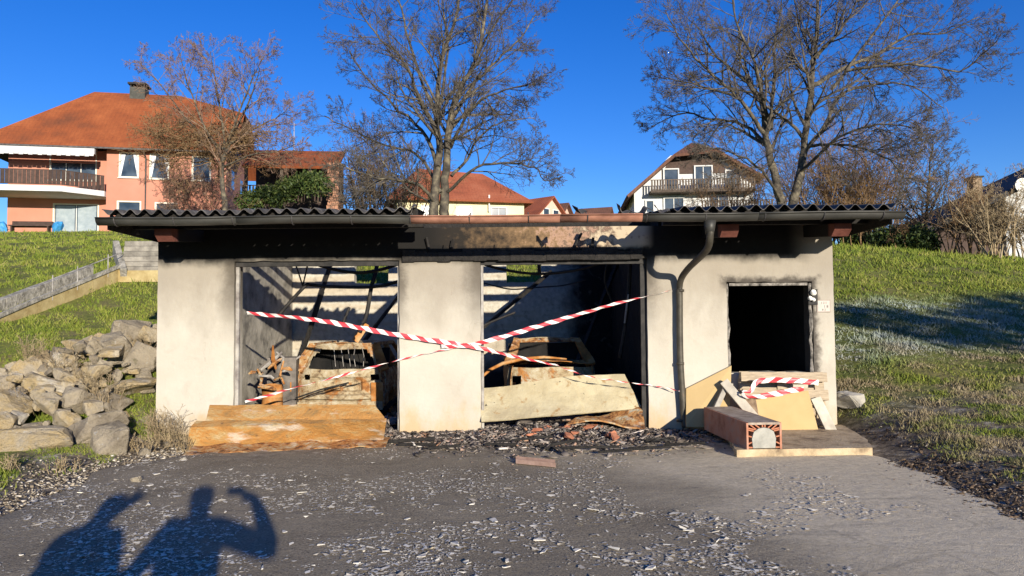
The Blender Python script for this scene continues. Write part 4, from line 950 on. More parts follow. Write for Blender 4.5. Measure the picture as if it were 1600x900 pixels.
while cnt < 190 and tries < 14000:
    tries += 1
    Y = rg.uniform(8.9, 12.9); px = rg.uniform(-140, 246)
    X = (px - 800) / F * Y
    if X > -5.25 and Y > 10.2: continue
    lim = np.interp(px, [-140, 0, 40, 110, 150, 245], [11.0, 11.2, 11.4, 12.2, 12.5, 12.9])
    front = np.interp(px, [-140, 100, 185, 246], [8.8, 9.1, 9.9, 10.9])
    if Y > lim or Y < front: continue
    s_ = rg.choice([.16, .2, .24, .28, .32, .36, .42, .48]) * rg.uniform(.85, 1.15)
    if any((X - a) ** 2 + (Y - b) ** 2 < ((s_ / 2 + c_) * .55) ** 2 for a, b, c_ in placed): continue
    placed.append((X, Y, s_ / 2)); cnt += 1
    mound = .28 * max(0, min(1, (lim - Y) / .8)) * max(0, min(1, (Y - front) / .8)) * rg.uniform(.3, 1.2)
    stone((X, Y, H(X, Y) + s_ * .22 + mound), (s_, s_ * rg.uniform(.6, 1.0), s_ * rg.uniform(.5, .9)), (rg.uniform(-.5, .5), rg.uniform(-.5, .5), rg.uniform(0, 6.28)), cnt,
          ('small' if s_ < .22 else 'smallish' if s_ < .29 else 'middling' if s_ < .38 else 'large') + ' rough stone ' + ('at the foot' if Y < 9.6 else 'in the lower part' if Y < 10.2 else 'half way up' if Y < 10.9 else 'in the upper part' if Y < 11.6 else 'at the top') + ' of the heap, ' + ('at the far left' if px < 0 else 'towards the left' if px < 60 else 'left of its middle' if px < 115 else 'right of its middle' if px < 170 else 'near the pier'))
for k_, (px, py, s_) in enumerate(((262, 690, .16), (247, 655, .14), (226, 700, .2), (215, 742, .12), (285, 712, .1))):
    p = G(px, py, .08); stone((p.x, p.y, H(p.x, p.y) + .03), (s_, s_ * .8, s_ * .6), (.1, .2, k_), 300 + k_, 'small loose stone lying in the weeds before the left pier', group='small stones before the left pier')
p = P(1328, 658, 10.75)
stone((p.x, 10.75, H(p.x, 10.75) + .10), (.46, .4, .28), (.1, 0, .3), 410, 'grey stone lying in the grass by the right corner of the garage', MATS['concrete'], group=None)

# ------------------------------------------------------------------ debris
def rand_rot(n, rng_, flat=1.0):
    a = rng_.uniform(0, 2 * np.pi, n); b = rng_.normal(0, .35 * flat, n); c_ = rng_.normal(0, .35 * flat, n)
    ca, sa, cb_, sb, cc, sc_ = np.cos(a), np.sin(a), np.cos(b), np.sin(b), np.cos(c_), np.sin(c_)
    Rz = np.zeros((n, 3, 3)); Rz[:, 0, 0] = ca; Rz[:, 0, 1] = -sa; Rz[:, 1, 0] = sa; Rz[:, 1, 1] = ca; Rz[:, 2, 2] = 1
    Rx = np.zeros((n, 3, 3)); Rx[:, 0, 0] = 1; Rx[:, 1, 1] = cb_; Rx[:, 1, 2] = -sb; Rx[:, 2, 1] = sb; Rx[:, 2, 2] = cb_
    Ry = np.zeros((n, 3, 3)); Ry[:, 1, 1] = 1; Ry[:, 0, 0] = cc; Ry[:, 0, 2] = sc_; Ry[:, 2, 0] = -sc_; Ry[:, 2, 2] = cc
    return Rz @ Rx @ Ry
def chips(name, label, cat, C, D, m, seed, flat=1.0):
    """many small broken pieces (eight-cornered, uneven) in one object of kind stuff"""
    rng_ = np.random.default_rng(seed); n = len(C)
    base = np.array([[x_, y_, z_] for z_ in (-.5, .5) for y_ in (-.5, .5) for x_ in (-.5, .5)])
    V_ = base[None] * (1 + rng_.uniform(-.45, .25, (n, 8, 3))) * D[:, None, :]
    V_ = np.einsum('nij,nkj->nki', rand_rot(n, rng_, flat), V_) + C[:, None, :]
    f_ = np.array([(0, 2, 3, 1), (4, 5, 7, 6), (0, 1, 5, 4), (2, 6, 7, 3), (0, 4, 6, 2), (1, 3, 7, 5)])
    Fq_ = (np.arange(n)[:, None, None] * 8 + f_[None]).reshape(-1, 4)
    return tag(link(name, fast_mesh(name, V_.reshape(-1, 3), Fq_, 4), m), label, cat, kind='stuff')
t = NT('ash', 0.95)
c = t.ramp(t.island(), [(0.0, (0.03, 0.026, 0.022)), (0.3, (0.12, 0.10, 0.085)), (0.6, (0.22, 0.185, 0.155)), (0.85, (0.33, 0.29, 0.25)), (0.95, (0.40, 0.22, 0.13)), (1.0, (0.62, 0.58, 0.52))])
ASH = t.color(c)
rn = np.random.default_rng(3)
n = 14000
Xs = rn.uniform(-2.1, 3.0, n); Ys = 10.75 - np.abs(rn.normal(0, .8, n)) * np.interp(Xs, [-2.1, -1, .3, 2.2, 3.0], [.35, .85, 1.0, .8, .35])
size = np.clip(np.exp(rn.normal(-4.2, .65, n)), .004, .06)
D = np.stack([size * rn.uniform(.8, 4.0, n), size * rn.uniform(.5, 1.2, n), size * rn.uniform(.15, .45, n)], -1)
pile = .09 * np.exp(-((Xs - .6) / 1.3) ** 2) * np.clip((Ys - 9.3) / 1.2, 0, 1)
C = np.stack([Xs, Ys, .025 + pile * rn.uniform(0, 1, n) + D[:, 2] * .3], -1)
inside_pier = (Ys > 10.47) & (((Xs > XC0 - .02) & (Xs < XC1 + .02)) | (Xs > XR0 - .05))
chips('ash_debris', 'layer of ash and broken bits across the front of the two bays', 'debris', C[~inside_pier], D[~inside_pier], ASH, 4)
n = 900
Xs = rn.uniform(-4.6, 2.0, n); Ys = rn.uniform(10.9, 15.9, n); size = np.exp(rn.normal(-3.0, .6, n))
D = np.stack([size * rn.uniform(.8, 2.4, n), size * rn.uniform(.6, 1.3, n), size * rn.uniform(.3, .9, n)], -1)
chips('burnt_rubble', 'burnt rubble covering the floor inside the two bays', 'rubble', np.stack([Xs, Ys, .03 + D[:, 2] * .4], -1), D, ASH, 5)
# terracotta shards
for i in range(16):
    px = rg.choice([rg.gauss(842, 12), rg.gauss(885, 22), rg.gauss(945, 22)]); p = G(px, rg.uniform(668, 688), .05)
    s_ = rg.uniform(.10, .24)
    stone((p.x, min(p.y, 10.4), .085), (s_, s_ * .7, s_ * .35), (rg.uniform(-.4, .4), rg.uniform(-.4, .4), rg.uniform(0, 6)), 500 + i, 'orange clay shard in the ash before the cream door sheet, in the ' + ('left' if px < 862 else 'middle' if px < 912 else 'right') + ' cluster', MATS['clay'], 'clay_shard', 'shard', 'orange clay shards before the right bay')
for i, (px, py, dx, dy, L_) in enumerate(((815, 690, 1, .12, .75), (900, 700, 1, -.1, .9), (965, 706, 1, -.25, .55), (870, 698, 1, .3, .5), (650, 694, 1, -.2, .5), (1065, 695, 1, -.5, .5), (1030, 690, 1, .3, .4), (640, 690, 1, .05, .6), (690, 700, 1, .1, .4), (1010, 700, 1, -.1, .5), (780, 694, 1, -.2, .4))):
    a = G(px - L_ * 55, py, .05); b = a + Vector((dx, dy, 0)).normalized() * L_; b.z = .05 + rg.uniform(0, .06)
    tag(MB().bar(a, b, rg.uniform(.03, .055), rg.uniform(.025, .04)).build('charred_batten', MATS['burnt_wood'], bevel=.006), 'charred black batten in the ash ' + ('below the left edge of the middle pier', 'below the middle of the cream door sheet', 'below the crumpled sheet', 'by the longest batten', 'before the middle pier', 'below the downpipe', 'before the right jamb', 'beside the orange sheet corner', 'below the right edge of the middle pier', 'below the right end of the cream sheet', 'below the left end of the cream sheet')[[8, 1, 2, 3, 0, 5, 6, 7, 4, 9, 10][i]], 'batten', 'charred battens in the ash')
a, b = G(806, 722, .03), G(868, 728, .03)
mp = MB()
mp.prism([(-.07, 0), (.07, .01), (.075, .055), (.068, .056), (.062, .014), (-.062, .006), (-.066, .05), (-.074, .049)], 0, 1, lambda u, v, w: (a.x + (b.x - a.x) * w, a.y + (b.y - a.y) * w + u, .028 + v))
tag(mp.build('metal_channel', simple('brown_channel', (0.2, 0.12, 0.09), (0.38, 0.26, 0.21), 6, .7, .2)), 'short brown metal channel lying on the asphalt before the ash', 'metal piece')
a = G(1035, 692, .05)
tag(MB().tube([a + Vector((.12 * math.cos(q_ * .6) * (1 + q_ * .05), .1 * math.sin(q_ * .6), .03 + .02 * math.sin(q_))) for q_ in range(18)], .008, 5).build('wire_coil', MATS['black_metal']), 'tangled black wire coil in the ash by the right jamb', 'wire')

# pale flakes of burnt roofing strewn over the asphalt
t = NT('pale_flake', 0.9)
FLAKE = t.color(t.ramp(t.island(), [(0.0, (0.45, 0.385, 0.285)), (0.3, (0.74, 0.665, 0.51)), (1.0, (0.87, 0.80, 0.65))]))
def flake_shapes(C, S, rng_):
    n_ = len(C); k_ = 6; ang = np.sort(rng_.uniform(0, 2 * np.pi, (n_, k_)), 1); rad = rng_.uniform(.45, 1.0, (n_, k_))
    P_ = np.stack([np.cos(ang) * rad, np.sin(ang) * rad * rng_.uniform(.3, .65, (n_, 1)), np.zeros((n_, k_))], -1) * S[:, None, None]
    P_[..., 2] += rng_.uniform(-.09, .09, (n_, k_)) * S[:, None]
    V_ = np.einsum('nij,nkj->nki', rand_rot(n_, rng_, .42), P_)
    V_[..., 2] = np.abs(V_[..., 2]); return V_
def asph_z(X_, Y_): return .022 + .012 * np.sin(X_ * .9 + Y_ * .5) * np.sin(Y_ * .8)
n = 110000
Y_ = 1 / rn.uniform(1 / 9.6, 1 / 3.2, n); X_ = rn.uniform(-4.3, 3.9, n)
nzv = np.array([mnoise.noise(Vector((a * .9, b * .9, 2))) + .6 * mnoise.noise(Vector((a * 3.1, b * 3.1, 7))) for a, b in zip(X_, Y_)])
bias = np.interp(X_, [-4.3, -2, .6, 1.6, 2.6, 3.9], [.12, .12, .07, -.10, -.38, -.6]) + np.interp(Y_, [3, 6.5, 9.5], [.02, .05, -.25])
keep = (nzv + bias + rn.normal(0, .16, n) >.10); X_, Y_ = X_[keep], Y_[keep]; n = len(X_)
S = np.clip(np.exp(rn.normal(-4.40, .66, n)), .004, .06)
V_ = flake_shapes(np.stack([X_, Y_], -1), S, rn)
V_ += np.stack([X_, Y_, asph_z(X_, Y_) + .003], -1)[:, None, :]
tag(link('pale_flakes', fast_mesh('pale_flakes', V_.reshape(-1, 3), np.arange(n * 6).reshape(n, 6), 6), FLAKE), 'scatter of small pale flakes across the dark asphalt', 'flakes', kind='stuff')
simple('flake_big', (0.40, 0.37, 0.31), (0.70, 0.66, 0.58), 16, .9, .5, 40, .004)
fl = [(890, 857), (905, 862), (715, 850), (690, 838), (700, 870), (725, 880), (660, 868), (800, 876), (790, 888), (1020, 890), (1075, 832), (735, 790), (1120, 850), (850, 862), (930, 872), (600, 862), (640, 810), (560, 880), (500, 850), (520, 790), (470, 770), (440, 830), (610, 770), (690, 745), (770, 815), (860, 800), (900, 792), (930, 800), (1000, 805), (330, 740), (240, 742), (60, 850), (30, 870), (140, 868), (180, 830), (560, 750), (480, 745), (845, 845), (960, 860), (1090, 820), (770, 840), (350, 800), (280, 850), (230, 790), (410, 890)]
for i, (px, py) in enumerate(fl):
    p = G(px + rg.uniform(-4, 4), py, .02); s_ = rg.uniform(.03, .08)
    V1 = flake_shapes(np.zeros((1, 2)), np.array([s_]), rn)[0]; mb = MB(); mb.add([tuple(v) for v in V1] + [(v[0], v[1], v[2] + .006) for v in V1], [(0, 1, 2, 3, 4, 5), (11, 10, 9, 8, 7, 6)] + [(j, (j + 1) % 6, 6 + (j + 1) % 6, 6 + j) for j in range(6)])
    o = mb.build('pale_flake', MATS['flake_big']); o.location = (p.x, p.y, asph_z(p.x, p.y) + .002)
    tag(o, 'larger pale flake on the asphalt ' + ('in or beside the two shadows' if px < 450 else 'right of the raised-arm shadow' if px < 620 else 'below the middle pier' if px < 780 else 'below the cream door sheet' if px < 950 else 'towards the lintel block') + (' near the lower edge' if py > 840 else ' farther back'), 'flake', 'larger pale flakes on the asphalt')

# ------------------------------------------------------------------ two people behind the camera; only their shadows reach the picture
def person(name, label, base, joints, cloth, extra=None):
    """joints: name -> (x, y, z, radius); one skinned body"""
    root = empty(name, base, 0, label, 'person')
    chain = [('pelvis', 'belly'), ('belly', 'chest'), ('chest', 'neck'), ('neck', 'chin'), ('chin', 'skull'), ('skull', 'crown')]
    for s_ in 'lr':
        chain += [('chest', 'sho_' + s_), ('sho_' + s_, 'elb_' + s_), ('elb_' + s_, 'wri_' + s_), ('wri_' + s_, 'palm_' + s_), ('pelvis', 'hip_' + s_), ('hip_' + s_, 'kne_' + s_), ('kne_' + s_, 'ank_' + s_), ('ank_' + s_, 'toe_' + s_)]
        for f_ in range(5): chain += [('palm_' + s_, 'fa%d_%s' % (f_, s_)), ('fa%d_%s' % (f_, s_), 'fb%d_%s' % (f_, s_))]
    J = dict(joints)
    for s_ in 'lr':
        w_ = Vector(J['wri_' + s_][:3]); p_ = Vector(J['palm_' + s_][:3]); d_ = (p_ - w_).normalized()
        sd_ = d_.cross(Vector((0, 1, .2))).normalized()
        for f_ in range(5):
            o_ = (f_ - 2) * .02; l_ = (.05, .042, .047, .044, .036)[f_]
            dd = (d_ + sd_ * (1.4 if f_ == 0 else .12 * (f_ - 2))).normalized()
            a_ = p_ + sd_ * o_ * (-1 if f_ == 0 else 1) + dd * l_; b_ = a_ + (dd * .9 + Vector((0, .35, -.1))).normalized() * l_ * .8
            J['fa%d_%s' % (f_, s_)] = (*a_, .010); J['fb%d_%s' % (f_, s_)] = (*b_, .008)
    names = list(J); me = bpy.data.meshes.new('body')
    me.from_pydata([Vector(J[k_][:3]) for k_ in names], [(names.index(a_), names.index(b_)) for a_, b_ in chain], [])
    o = bpy.data.objects.new('body', me); COL.objects.link(o); o.parent = root; o.matrix_parent_inverse = root_matrix(root).inverted()
    md = o.modifiers.new('skin', 'SKIN'); o.modifiers.new('sub', 'SUBSURF').levels = 1; o.modifiers['sub'].render_levels = 1
    for i, k_ in enumerate(names):
        r_ = J[k_][3]; me.skin_vertices[0].data[i].radius = r_ if isinstance(r_, tuple) else (r_, r_)
    me.skin_vertices[0].data[names.index('pelvis')].use_root = True
    me.materials.append(cloth); return root
def standing(x, y, h):
    k = h / 1.78; J = {}
    def s(n_, dx, dy, z_, r_): J[n_] = (x + dx * k, y + dy * k, z_ * k, tuple(q_ * k for q_ in r_) if isinstance(r_, tuple) else r_ * k)
    s('pelvis', 0, 0, .95, (.21, .16)); s('belly', 0, 0, 1.12, (.22, .16)); s('chest', 0, 0, 1.34, (.235, .165)); s('neck', 0, .01, 1.50, .085); s('chin', 0, .03, 1.58, (.105, .11)); s('skull', 0, .02, 1.68, (.13, .135)); s('crown', 0, .01, 1.76, (.10, .10))
    for n_, q_ in (('l', -1), ('r', 1)):
        s('sho_' + n_, q_ * .19, 0, 1.43, .10); s('hip_' + n_, q_ * .10, 0, .90, .10); s('kne_' + n_, q_ * .11, .01, .50, .07); s('ank_' + n_, q_ * .12, -.01, .09, .05); s('toe_' + n_, q_ * .14, .17, .035, .04)
    return J, k
simple('jacket', (0.03, 0.035, 0.05), (0.05, 0.055, 0.07), 6, .9, .3)
J, k = standing(-.12, -.60, 1.78)
J['elb_r'] = (.40, -.42, 1.27, .085); J['wri_r'] = (.20, -.15, 1.545, .055); J['palm_r'] = (.10, -.09, 1.57, .036)
J['elb_l'] = (-.47, -.62, 1.16, .058); J['wri_l'] = (-.46, -.46, .93, .038); J['palm_l'] = (-.455, -.42, .85, .036)
person('person', 'person raising a phone, shown by the right-hand shadow on the asphalt', (-.14, -.60, 0), J, MATS['jacket'])
ph = MB().box(-.085, .075, -.058, -.048, 1.555, 1.632); tag(ph.build('smartphone', MATS['black_metal'], bevel=.003), 'phone held up in the hand of the shadow-casting person', 'phone')
J, k = standing(-.84, -.72, 1.74)
J['elb_r'] = (-.60, -.50, 1.10, .08); J['wri_r'] = (-.50, -.28, 1.20, .038); J['palm_r'] = (-.48, -.22, 1.26, .036)
J['elb_l'] = (-1.08, -.62, 1.28, .085); J['wri_l'] = (-.84, -.50, 1.55, .06); J['palm_l'] = (-.76, -.46, 1.62, .04)
person('person', 'person shading the eyes, shown by the left-hand shadow on the asphalt', (-.86, -.75, 0), J, MATS['jacket'])
# ------------------------------------------------------------------ houses on the hill
def tiles(name, c0, c1, c2, step=0.33):
    t = NT(name, 0.85)
    ob = t.obj(); x_, y_, z_ = t.sep(ob)
    c = t.ramp(t.noise(0.45, 6, ob), [(0.3, c0), (0.5, c1), (0.7, c2)])
    c = t.mix(t.math('MULTIPLY', t.step(t.noise(7, 4, ob), 0.5, 0.75), .45), c, tuple(v * .5 for v in c0))
    rows = t.math('FRACT', t.math('MULTIPLY', z_, 1 / (step * .72)))
    cols = t.math('ABSOLUTE', t.math('SINE', t.math('MULTIPLY', x_, math.pi / .3)))
    t.bump(t.math('ADD', rows, t.math('MULTIPLY', cols, .5)), .7, .06)
    MATS[name] = t.color(c)
tiles('roof_orange', (0.15, 0.05, 0.022), (0.25, 0.068, 0.022), (0.34, 0.10, 0.032))
tiles('roof_red', (0.20, 0.06, 0.03), (0.30, 0.085, 0.04), (0.36, 0.12, 0.06))
tiles('roof_brown', (0.08, 0.042, 0.03), (0.14, 0.065, 0.043), (0.19, 0.095, 0.06))
tiles('roof_slate', (0.03, 0.03, 0.032), (0.06, 0.058, 0.058), (0.09, 0.085, 0.08))
simple('salmon', (0.45, 0.195, 0.13), (0.50, 0.225, 0.155), 0.8, .9, .15, 20)
simple('house_white', (0.54, 0.54, 0.52), (0.62, 0.62, 0.60), 0.8, .9, .15, 20)
simple('house_yellow', (0.68, 0.62, 0.36), (0.74, 0.68, 0.43), 0.8, .9, .15, 20)
simple('house_pink', (0.6, 0.42, 0.32), (0.68, 0.5, 0.4), 0.8, .9, .15, 20)
simple('cream_trim', (0.66, 0.62, 0.50), (0.74, 0.71, 0.6), 3, .8, .1)
simple('dark_planks', (0.055, 0.035, 0.028), (0.10, 0.065, 0.05), 5, .8, .3, rnd=.5)
simple('grey_planks', (0.085, 0.062, 0.045), (0.18, 0.14, 0.105), 5, .85, .3, rnd=.5)
simple('chimney_grey', (0.05, 0.05, 0.042), (0.09, 0.088, 0.075), 3, .9, .3)
t = NT('window_glass', 0.12, spec=0.6); MATS['window_glass'] = t.color(t.ramp(t.noise(.8, 2), [(.35, (0.02, 0.03, 0.04)), (.65, (0.07, 0.09, 0.11))]))
simple('curtain', (0.6, 0.62, 0.66), (0.74, 0.75, 0.77), 3, .9, .2, stretch=(6, 1, .3))
simple('blind_glass', (0.22, 0.27, 0.30), (0.34, 0.39, 0.41), 2, .2, 0)
simple('blue_plastic', (0.03, 0.19, 0.45), (0.06, 0.32, 0.6), 5, .5, .1)

def window(root, x, z, w, h, y=0.0, fr_='cream_trim', mull=1, curtain=False, fw=.10, name='window'):
    mb = MB()
    y0, y1 = y - .035, y + .10
    mb.box(x - w / 2 - fw, x - w / 2, y0, y1, z - fw, z + h + fw); mb.box(x + w / 2, x + w / 2 + fw, y0, y1, z - fw, z + h + fw)
    mb.box(x - w / 2, x + w / 2, y0, y1, z + h, z + h + fw); mb.box(x - w / 2, x + w / 2, y0, y1, z - fw, z)
    o = mb.build(name, MATS[fr_], root, world=False)
    for k_ in range(mull):
        MB().box(x - w / 2 + w * k_ / mull + .02, x - w / 2 + w * (k_ + 1) / mull - .02, y + .075, y + .085, z + .02, z + h - .02).build('pane', MATS['window_glass'], o, world=False)
    for k_ in range(mull + 1):
        xx_ = x - w / 2 + w * k_ / mull; MB().box(xx_ - .025, xx_ + .025, y + .05, y + .098, z + .001, z + h - .001).build('mullion', MATS['white_paint'], o, world=False)
    MB().box(x - w / 2 - fw - .05, x + w / 2 + fw + .05, y - .14, y - .036, z - fw - .05, z - fw + .01).build('sill', MATS[fr_], o, world=False)
    if curtain:
        for s_ in (-1, 1): MB().prism([(x + s_ * w * .48, z + .03), (x + s_ * w * .48, z + h - .04), (x + s_ * w * .22, z + h - .04), (x + s_ * w * .36, z + h * .45)], y + .060, y + .073, lambda u, v, a: (u, a, v)).build('curtain', MATS['curtain'], o, world=False)
    return o
def hw_local(root, name, m, u0, u1, z0, z1, d0, d1, holes, axis=0):
    Mx = root_matrix(root)
    fn = (lambda u, d, z_: Mx @ Vector((u, d, z_))) if axis == 0 else (lambda u, d, z_: Mx @ Vector((d, u, z_)))
    return holed_wall(name, MATS[m], u0, u1, z0, z1, d0, d1, holes, fn, step=3.0, jit=0, edge=0, parent=root)
def roof_part(root, faces, m, name='roof', th=.16):
    mb = MB()
    for f_ in faces: mb.add(f_, [tuple(range(len(f_)))])
    me = mb.mesh(name); bm = bmesh.new(); bm.from_mesh(me); bmesh.ops.remove_doubles(bm, verts=bm.verts[:], dist=.002); bmesh.ops.recalc_face_normals(bm, faces=bm.faces[:])
    bmesh.ops.solidify(bm, geom=bm.faces[:], thickness=th); bm.to_mesh(me); bm.free()
    return link(name, me, MATS[m], root, world=False)
def railing(root, pts, z0, z1, m, spacing, w, name='balcony_rail', part='plank', th=.03):
    """boards along a polyline, each its own piece, between two rails"""
    mb = MB(); mb2 = []
    for (a, b) in zip(pts[:-1], pts[1:]):
        a, b = Vector((*a, 0)), Vector((*b, 0)); mb.bar(a + Vector((0, 0, z1 + .03)), b + Vector((0, 0, z1 + .03)), .09, .05); mb.bar(a + Vector((0, 0, z0 + .06)), b + Vector((0, 0, z0 + .06)), .04, .05)
        n_ = int((b - a).length / spacing)
        for i in range(n_):
            c_ = a + (b - a) * ((i + .5) / n_); mb2.append((c_, math.atan2((b - a).y, (b - a).x)))
    o = mb.build(name, MATS[m], root, world=False)
    pm = MB().box(-w / 2, w / 2, -th / 2 - .045, th / 2 - .045, z0, z1).mesh(part); pm.materials.append(MATS[m])
    for c_, a_ in mb2:
        p = bpy.data.objects.new(part, pm); COL.objects.link(p); p.parent = o; p.location = c_; p.rotation_euler = (0, 0, a_)
    return o

# the salmon house on the left
b0 = P(165, 361, 55)
h1 = empty('salmon_house', (b0.x, 55, b0.z), R(11), 'salmon-pink two-storey house with orange tiled roof, at the left on the hill', 'house')
hw_local(h1, 'wall', 'salmon', 0, 8.5, -1.5, 6.3, 0, .3, [(.95, 2.15, 4.15, 5.9), (3.1, 4.3, 4.1, 5.85), (6.1, 7.3, 4.05, 5.8), (.85, 2.35, .5, 2.2), (3.5, 4.9, .5, 2.15)])
hw_local(h1, 'wall', 'salmon', -7.2, -.005, -1.5, 6.3, 1.3, 1.6, [(-4.3, -1.2, 4.05, 5.3), (-4.0, -1.0, .05, 2.1)])
hw_local(h1, 'wall', 'salmon', .305, 10.4, -1.5, 6.25, 8.2, 8.495, [(2.2, 3.3, 3.9, 5.3), (6.4, 7.4, 3.9, 5.3)], 1)
hw_local(h1, 'wall', 'salmon', .31, 1.295, -1.5, 6.25, .004, .3, [], 1)
MB().box(-7.19, 8.19, 10.1, 10.39, -1.5, 6.25).build('wall', MATS['salmon'], h1, world=False)
MB().box(-7.195, -6.9, 1.605, 10.09, -1.5, 6.25).build('wall', MATS['salmon'], h1, world=False)
MB().add([(8.2, .31, 6.27), (8.2, 10.39, 6.27), (8.2, 7.3, 9.6), (8.2, 3.1, 9.6), (8.49, .31, 6.27), (8.49, 10.39, 6.27), (8.49, 7.3, 9.6), (8.49, 3.1, 9.6)], [(0, 1, 2, 3), (7, 6, 5, 4), (0, 4, 5, 1), (1, 5, 6, 2), (2, 6, 7, 3), (3, 7, 4, 0)]).build('gable', MATS['salmon'], h1, world=False)
window(h1, 1.55, 4.15, 1.2, 1.75, curtain=True); window(h1, 3.7, 4.1, 1.2, 1.75, curtain=True); window(h1, 6.7, 4.05, 1.2, 1.75)
window(h1, 1.6, .5, 1.5, 1.7); window(h1, 4.2, .5, 1.4, 1.65)
window(h1, -2.75, 4.05, 3.1, 2.25, 1.3, mull=3, name='balcony_door'); window(h1, -2.5, .05, 3.0, 2.05, 1.3, mull=2, curtain=False, name='terrace_door')
for k_ in range(2): MB().box(-3.9 + k_ * 1.5, -2.6 + k_ * 1.5, 1.345, 1.37, .1, 2.05).build('blind', MATS['blind_glass'], h1, world=False)
for y_ in (2.75, 6.9): MB().box(8.49, 8.53, y_ - .6, y_ + .6, 3.85, 5.35).build('gable_shutter', MATS['window_glass'], h1, world=False)
w_ = MB().box(8.496, 8.55, 4.3, 5.9, 7.0, 8.6).build('gable_window', MATS['cream_trim'], h1, world=False); MB().box(8.551, 8.56, 4.42, 5.78, 7.12, 8.48).build('pane', MATS['window_glass'], w_, world=False)
A_, B_, C_, D_ = (-9, -.8, 6.2), (9.3, -.8, 6.2), (9.3, 11.2, 6.2), (-9, 11.2, 6.2); Lr, Rr = (-2.7, 5.2, 12.0), (3.9, 5.2, 12.0); E_, F_ = (9.3, 3.4, 10.26), (9.3, 7.0, 10.26)
rf = roof_part(h1, [(A_, B_, E_, Rr, Lr), (D_, Lr, Rr, F_, C_), (A_, Lr, D_), (E_, F_, Rr)], 'roof_orange')
MB().box(-9, 9.3, -.93, -.81, 6.02, 6.14).build('gutter', MATS['dark_metal'], rf, world=False)
ch = MB().box(.15, 1.3, 4.6, 5.8, 11.0, 12.4).build('chimney', MATS['chimney_grey'], rf, world=False)
MB().box(.02, 1.43, 4.45, 5.95, 12.6, 12.75).build('chimney_cap', MATS['black_metal'], h1, world=False)
for dx, dy in ((.22, 4.68), (1.22, 4.68), (.22, 5.72), (1.22, 5.72)): MB().box(dx - .05, dx + .05, dy - .05, dy + .05, 12.39, 12.61).build('cap_post', MATS['black_metal'], h1, world=False)
MB().tube([(2.75, -.85, 6.05), (2.75, -.1, 5.6), (2.75, -.1, -1.4)], .06, 8).build('downpipe', MATS['dark_metal'], h1, world=False)
MB().box(-9.3, -.5, -1.1, -.84, 5.55, 5.95).build('awning', MATS['house_white'], h1, world=False)
for i in range(28): MB().box(-9.25 + i * .312, -9.25 + i * .312 + .29, -1.115, -1.10, 5.36 + .04 * (i % 2), 5.56).build('awning_valance', MATS['house_white'], h1, world=False)
MB().box(-8.9, -7.0, -.85, 6.0, 5.98, 6.10).build('eave_soffit', MATS['dark_planks'], h1, world=False)
bal = MB().prism([(-12, 1.29), (-12, -2.2), (-2.3, -2.2), (-.01, -.35), (-.01, 1.29)], 2.55, 2.95, lambda u, v, a: (u, v, a)).build('balcony_slab', MATS['house_white'], h1, world=False)
railing(h1, [(-12, -2.15), (-2.3, -2.15), (-.05, -.33)], 3.02, 4.05, 'dark_planks', .27, .25)
hb = bench = empty('garden_bench', (P(48, 357, 50).x, 50, H(P(48, 357, 50).x, 50)), R(8), 'dark bench with blue covers on the lawn before the salmon house', 'bench')
zg = .0
MB().box(-1.3, 1.3, -.25, .25, .40, .48).build('seat', MATS['dark_planks'], hb, world=False); MB().box(-1.3, 1.3, .26, .33, .35, .78).build('backrest', MATS['dark_planks'], hb, world=False)
for s_ in (-1, 1):
    MB().box(s_ * 1.15 - .04, s_ * 1.15 + .04, -.2, .2, -.1, .40).build('leg', MATS['dark_planks'], hb, world=False)
    stone((hb.location.x + s_ * 1.75, 50 + s_ * .25, hb.location.z + .35), (.75, .6, .85), (.1, 0, s_), 600 + s_, ('blue covered garden item left of the dark bench', 'blue covered garden item right of the dark bench')[s_ > 0], MATS['blue_plastic'], 'garden_cover', 'cover', None)

# open terrace and lean-to beside the salmon house
b1_ = P(470, 322, 47)
an = empty('garden_shelter', (b1_.x, 47, b1_.z - 1.2), R(6), 'low open shelter with red tiled roof beside the salmon house', 'shelter')
roof_part(an, [((-3.6, -.4, 3.7), (2.4, -.4, 3.7), (2.4, 3.2, 5.5), (-3.6, 3.2, 5.5))], 'roof_orange')
MB().box(-3.5, 2.3, 3.0, 3.2, 0, 4.6).build('back_wall', MATS['dark_planks'], an, world=False)
for x_ in (-3.4, -1.2, .6): MB().box(x_ - .09, x_ + .09, -.1, .1, 0, 3.66).build('post', MATS['grey_planks'], an, world=False)
simple('brick_post', (0.26, 0.12, 0.07), (0.44, 0.24, 0.15), 5, .9, .5, 12, .03)
for i in range(16):
    for j in range(3): MB().box(1.65 + j * .25 + (.06 if i % 2 else 0), 1.88 + j * .25 + (.06 if i % 2 else 0), -.3, .9, i * .25 - .0, i * .25 + .22).build('brick', MATS['brick_post'], an, world=False)
railing(an, [(-3.5, -.7), (1.4, -.7)], 1.3, 2.35, 'grey_planks', .2, .11, 'picket_fence', 'picket')

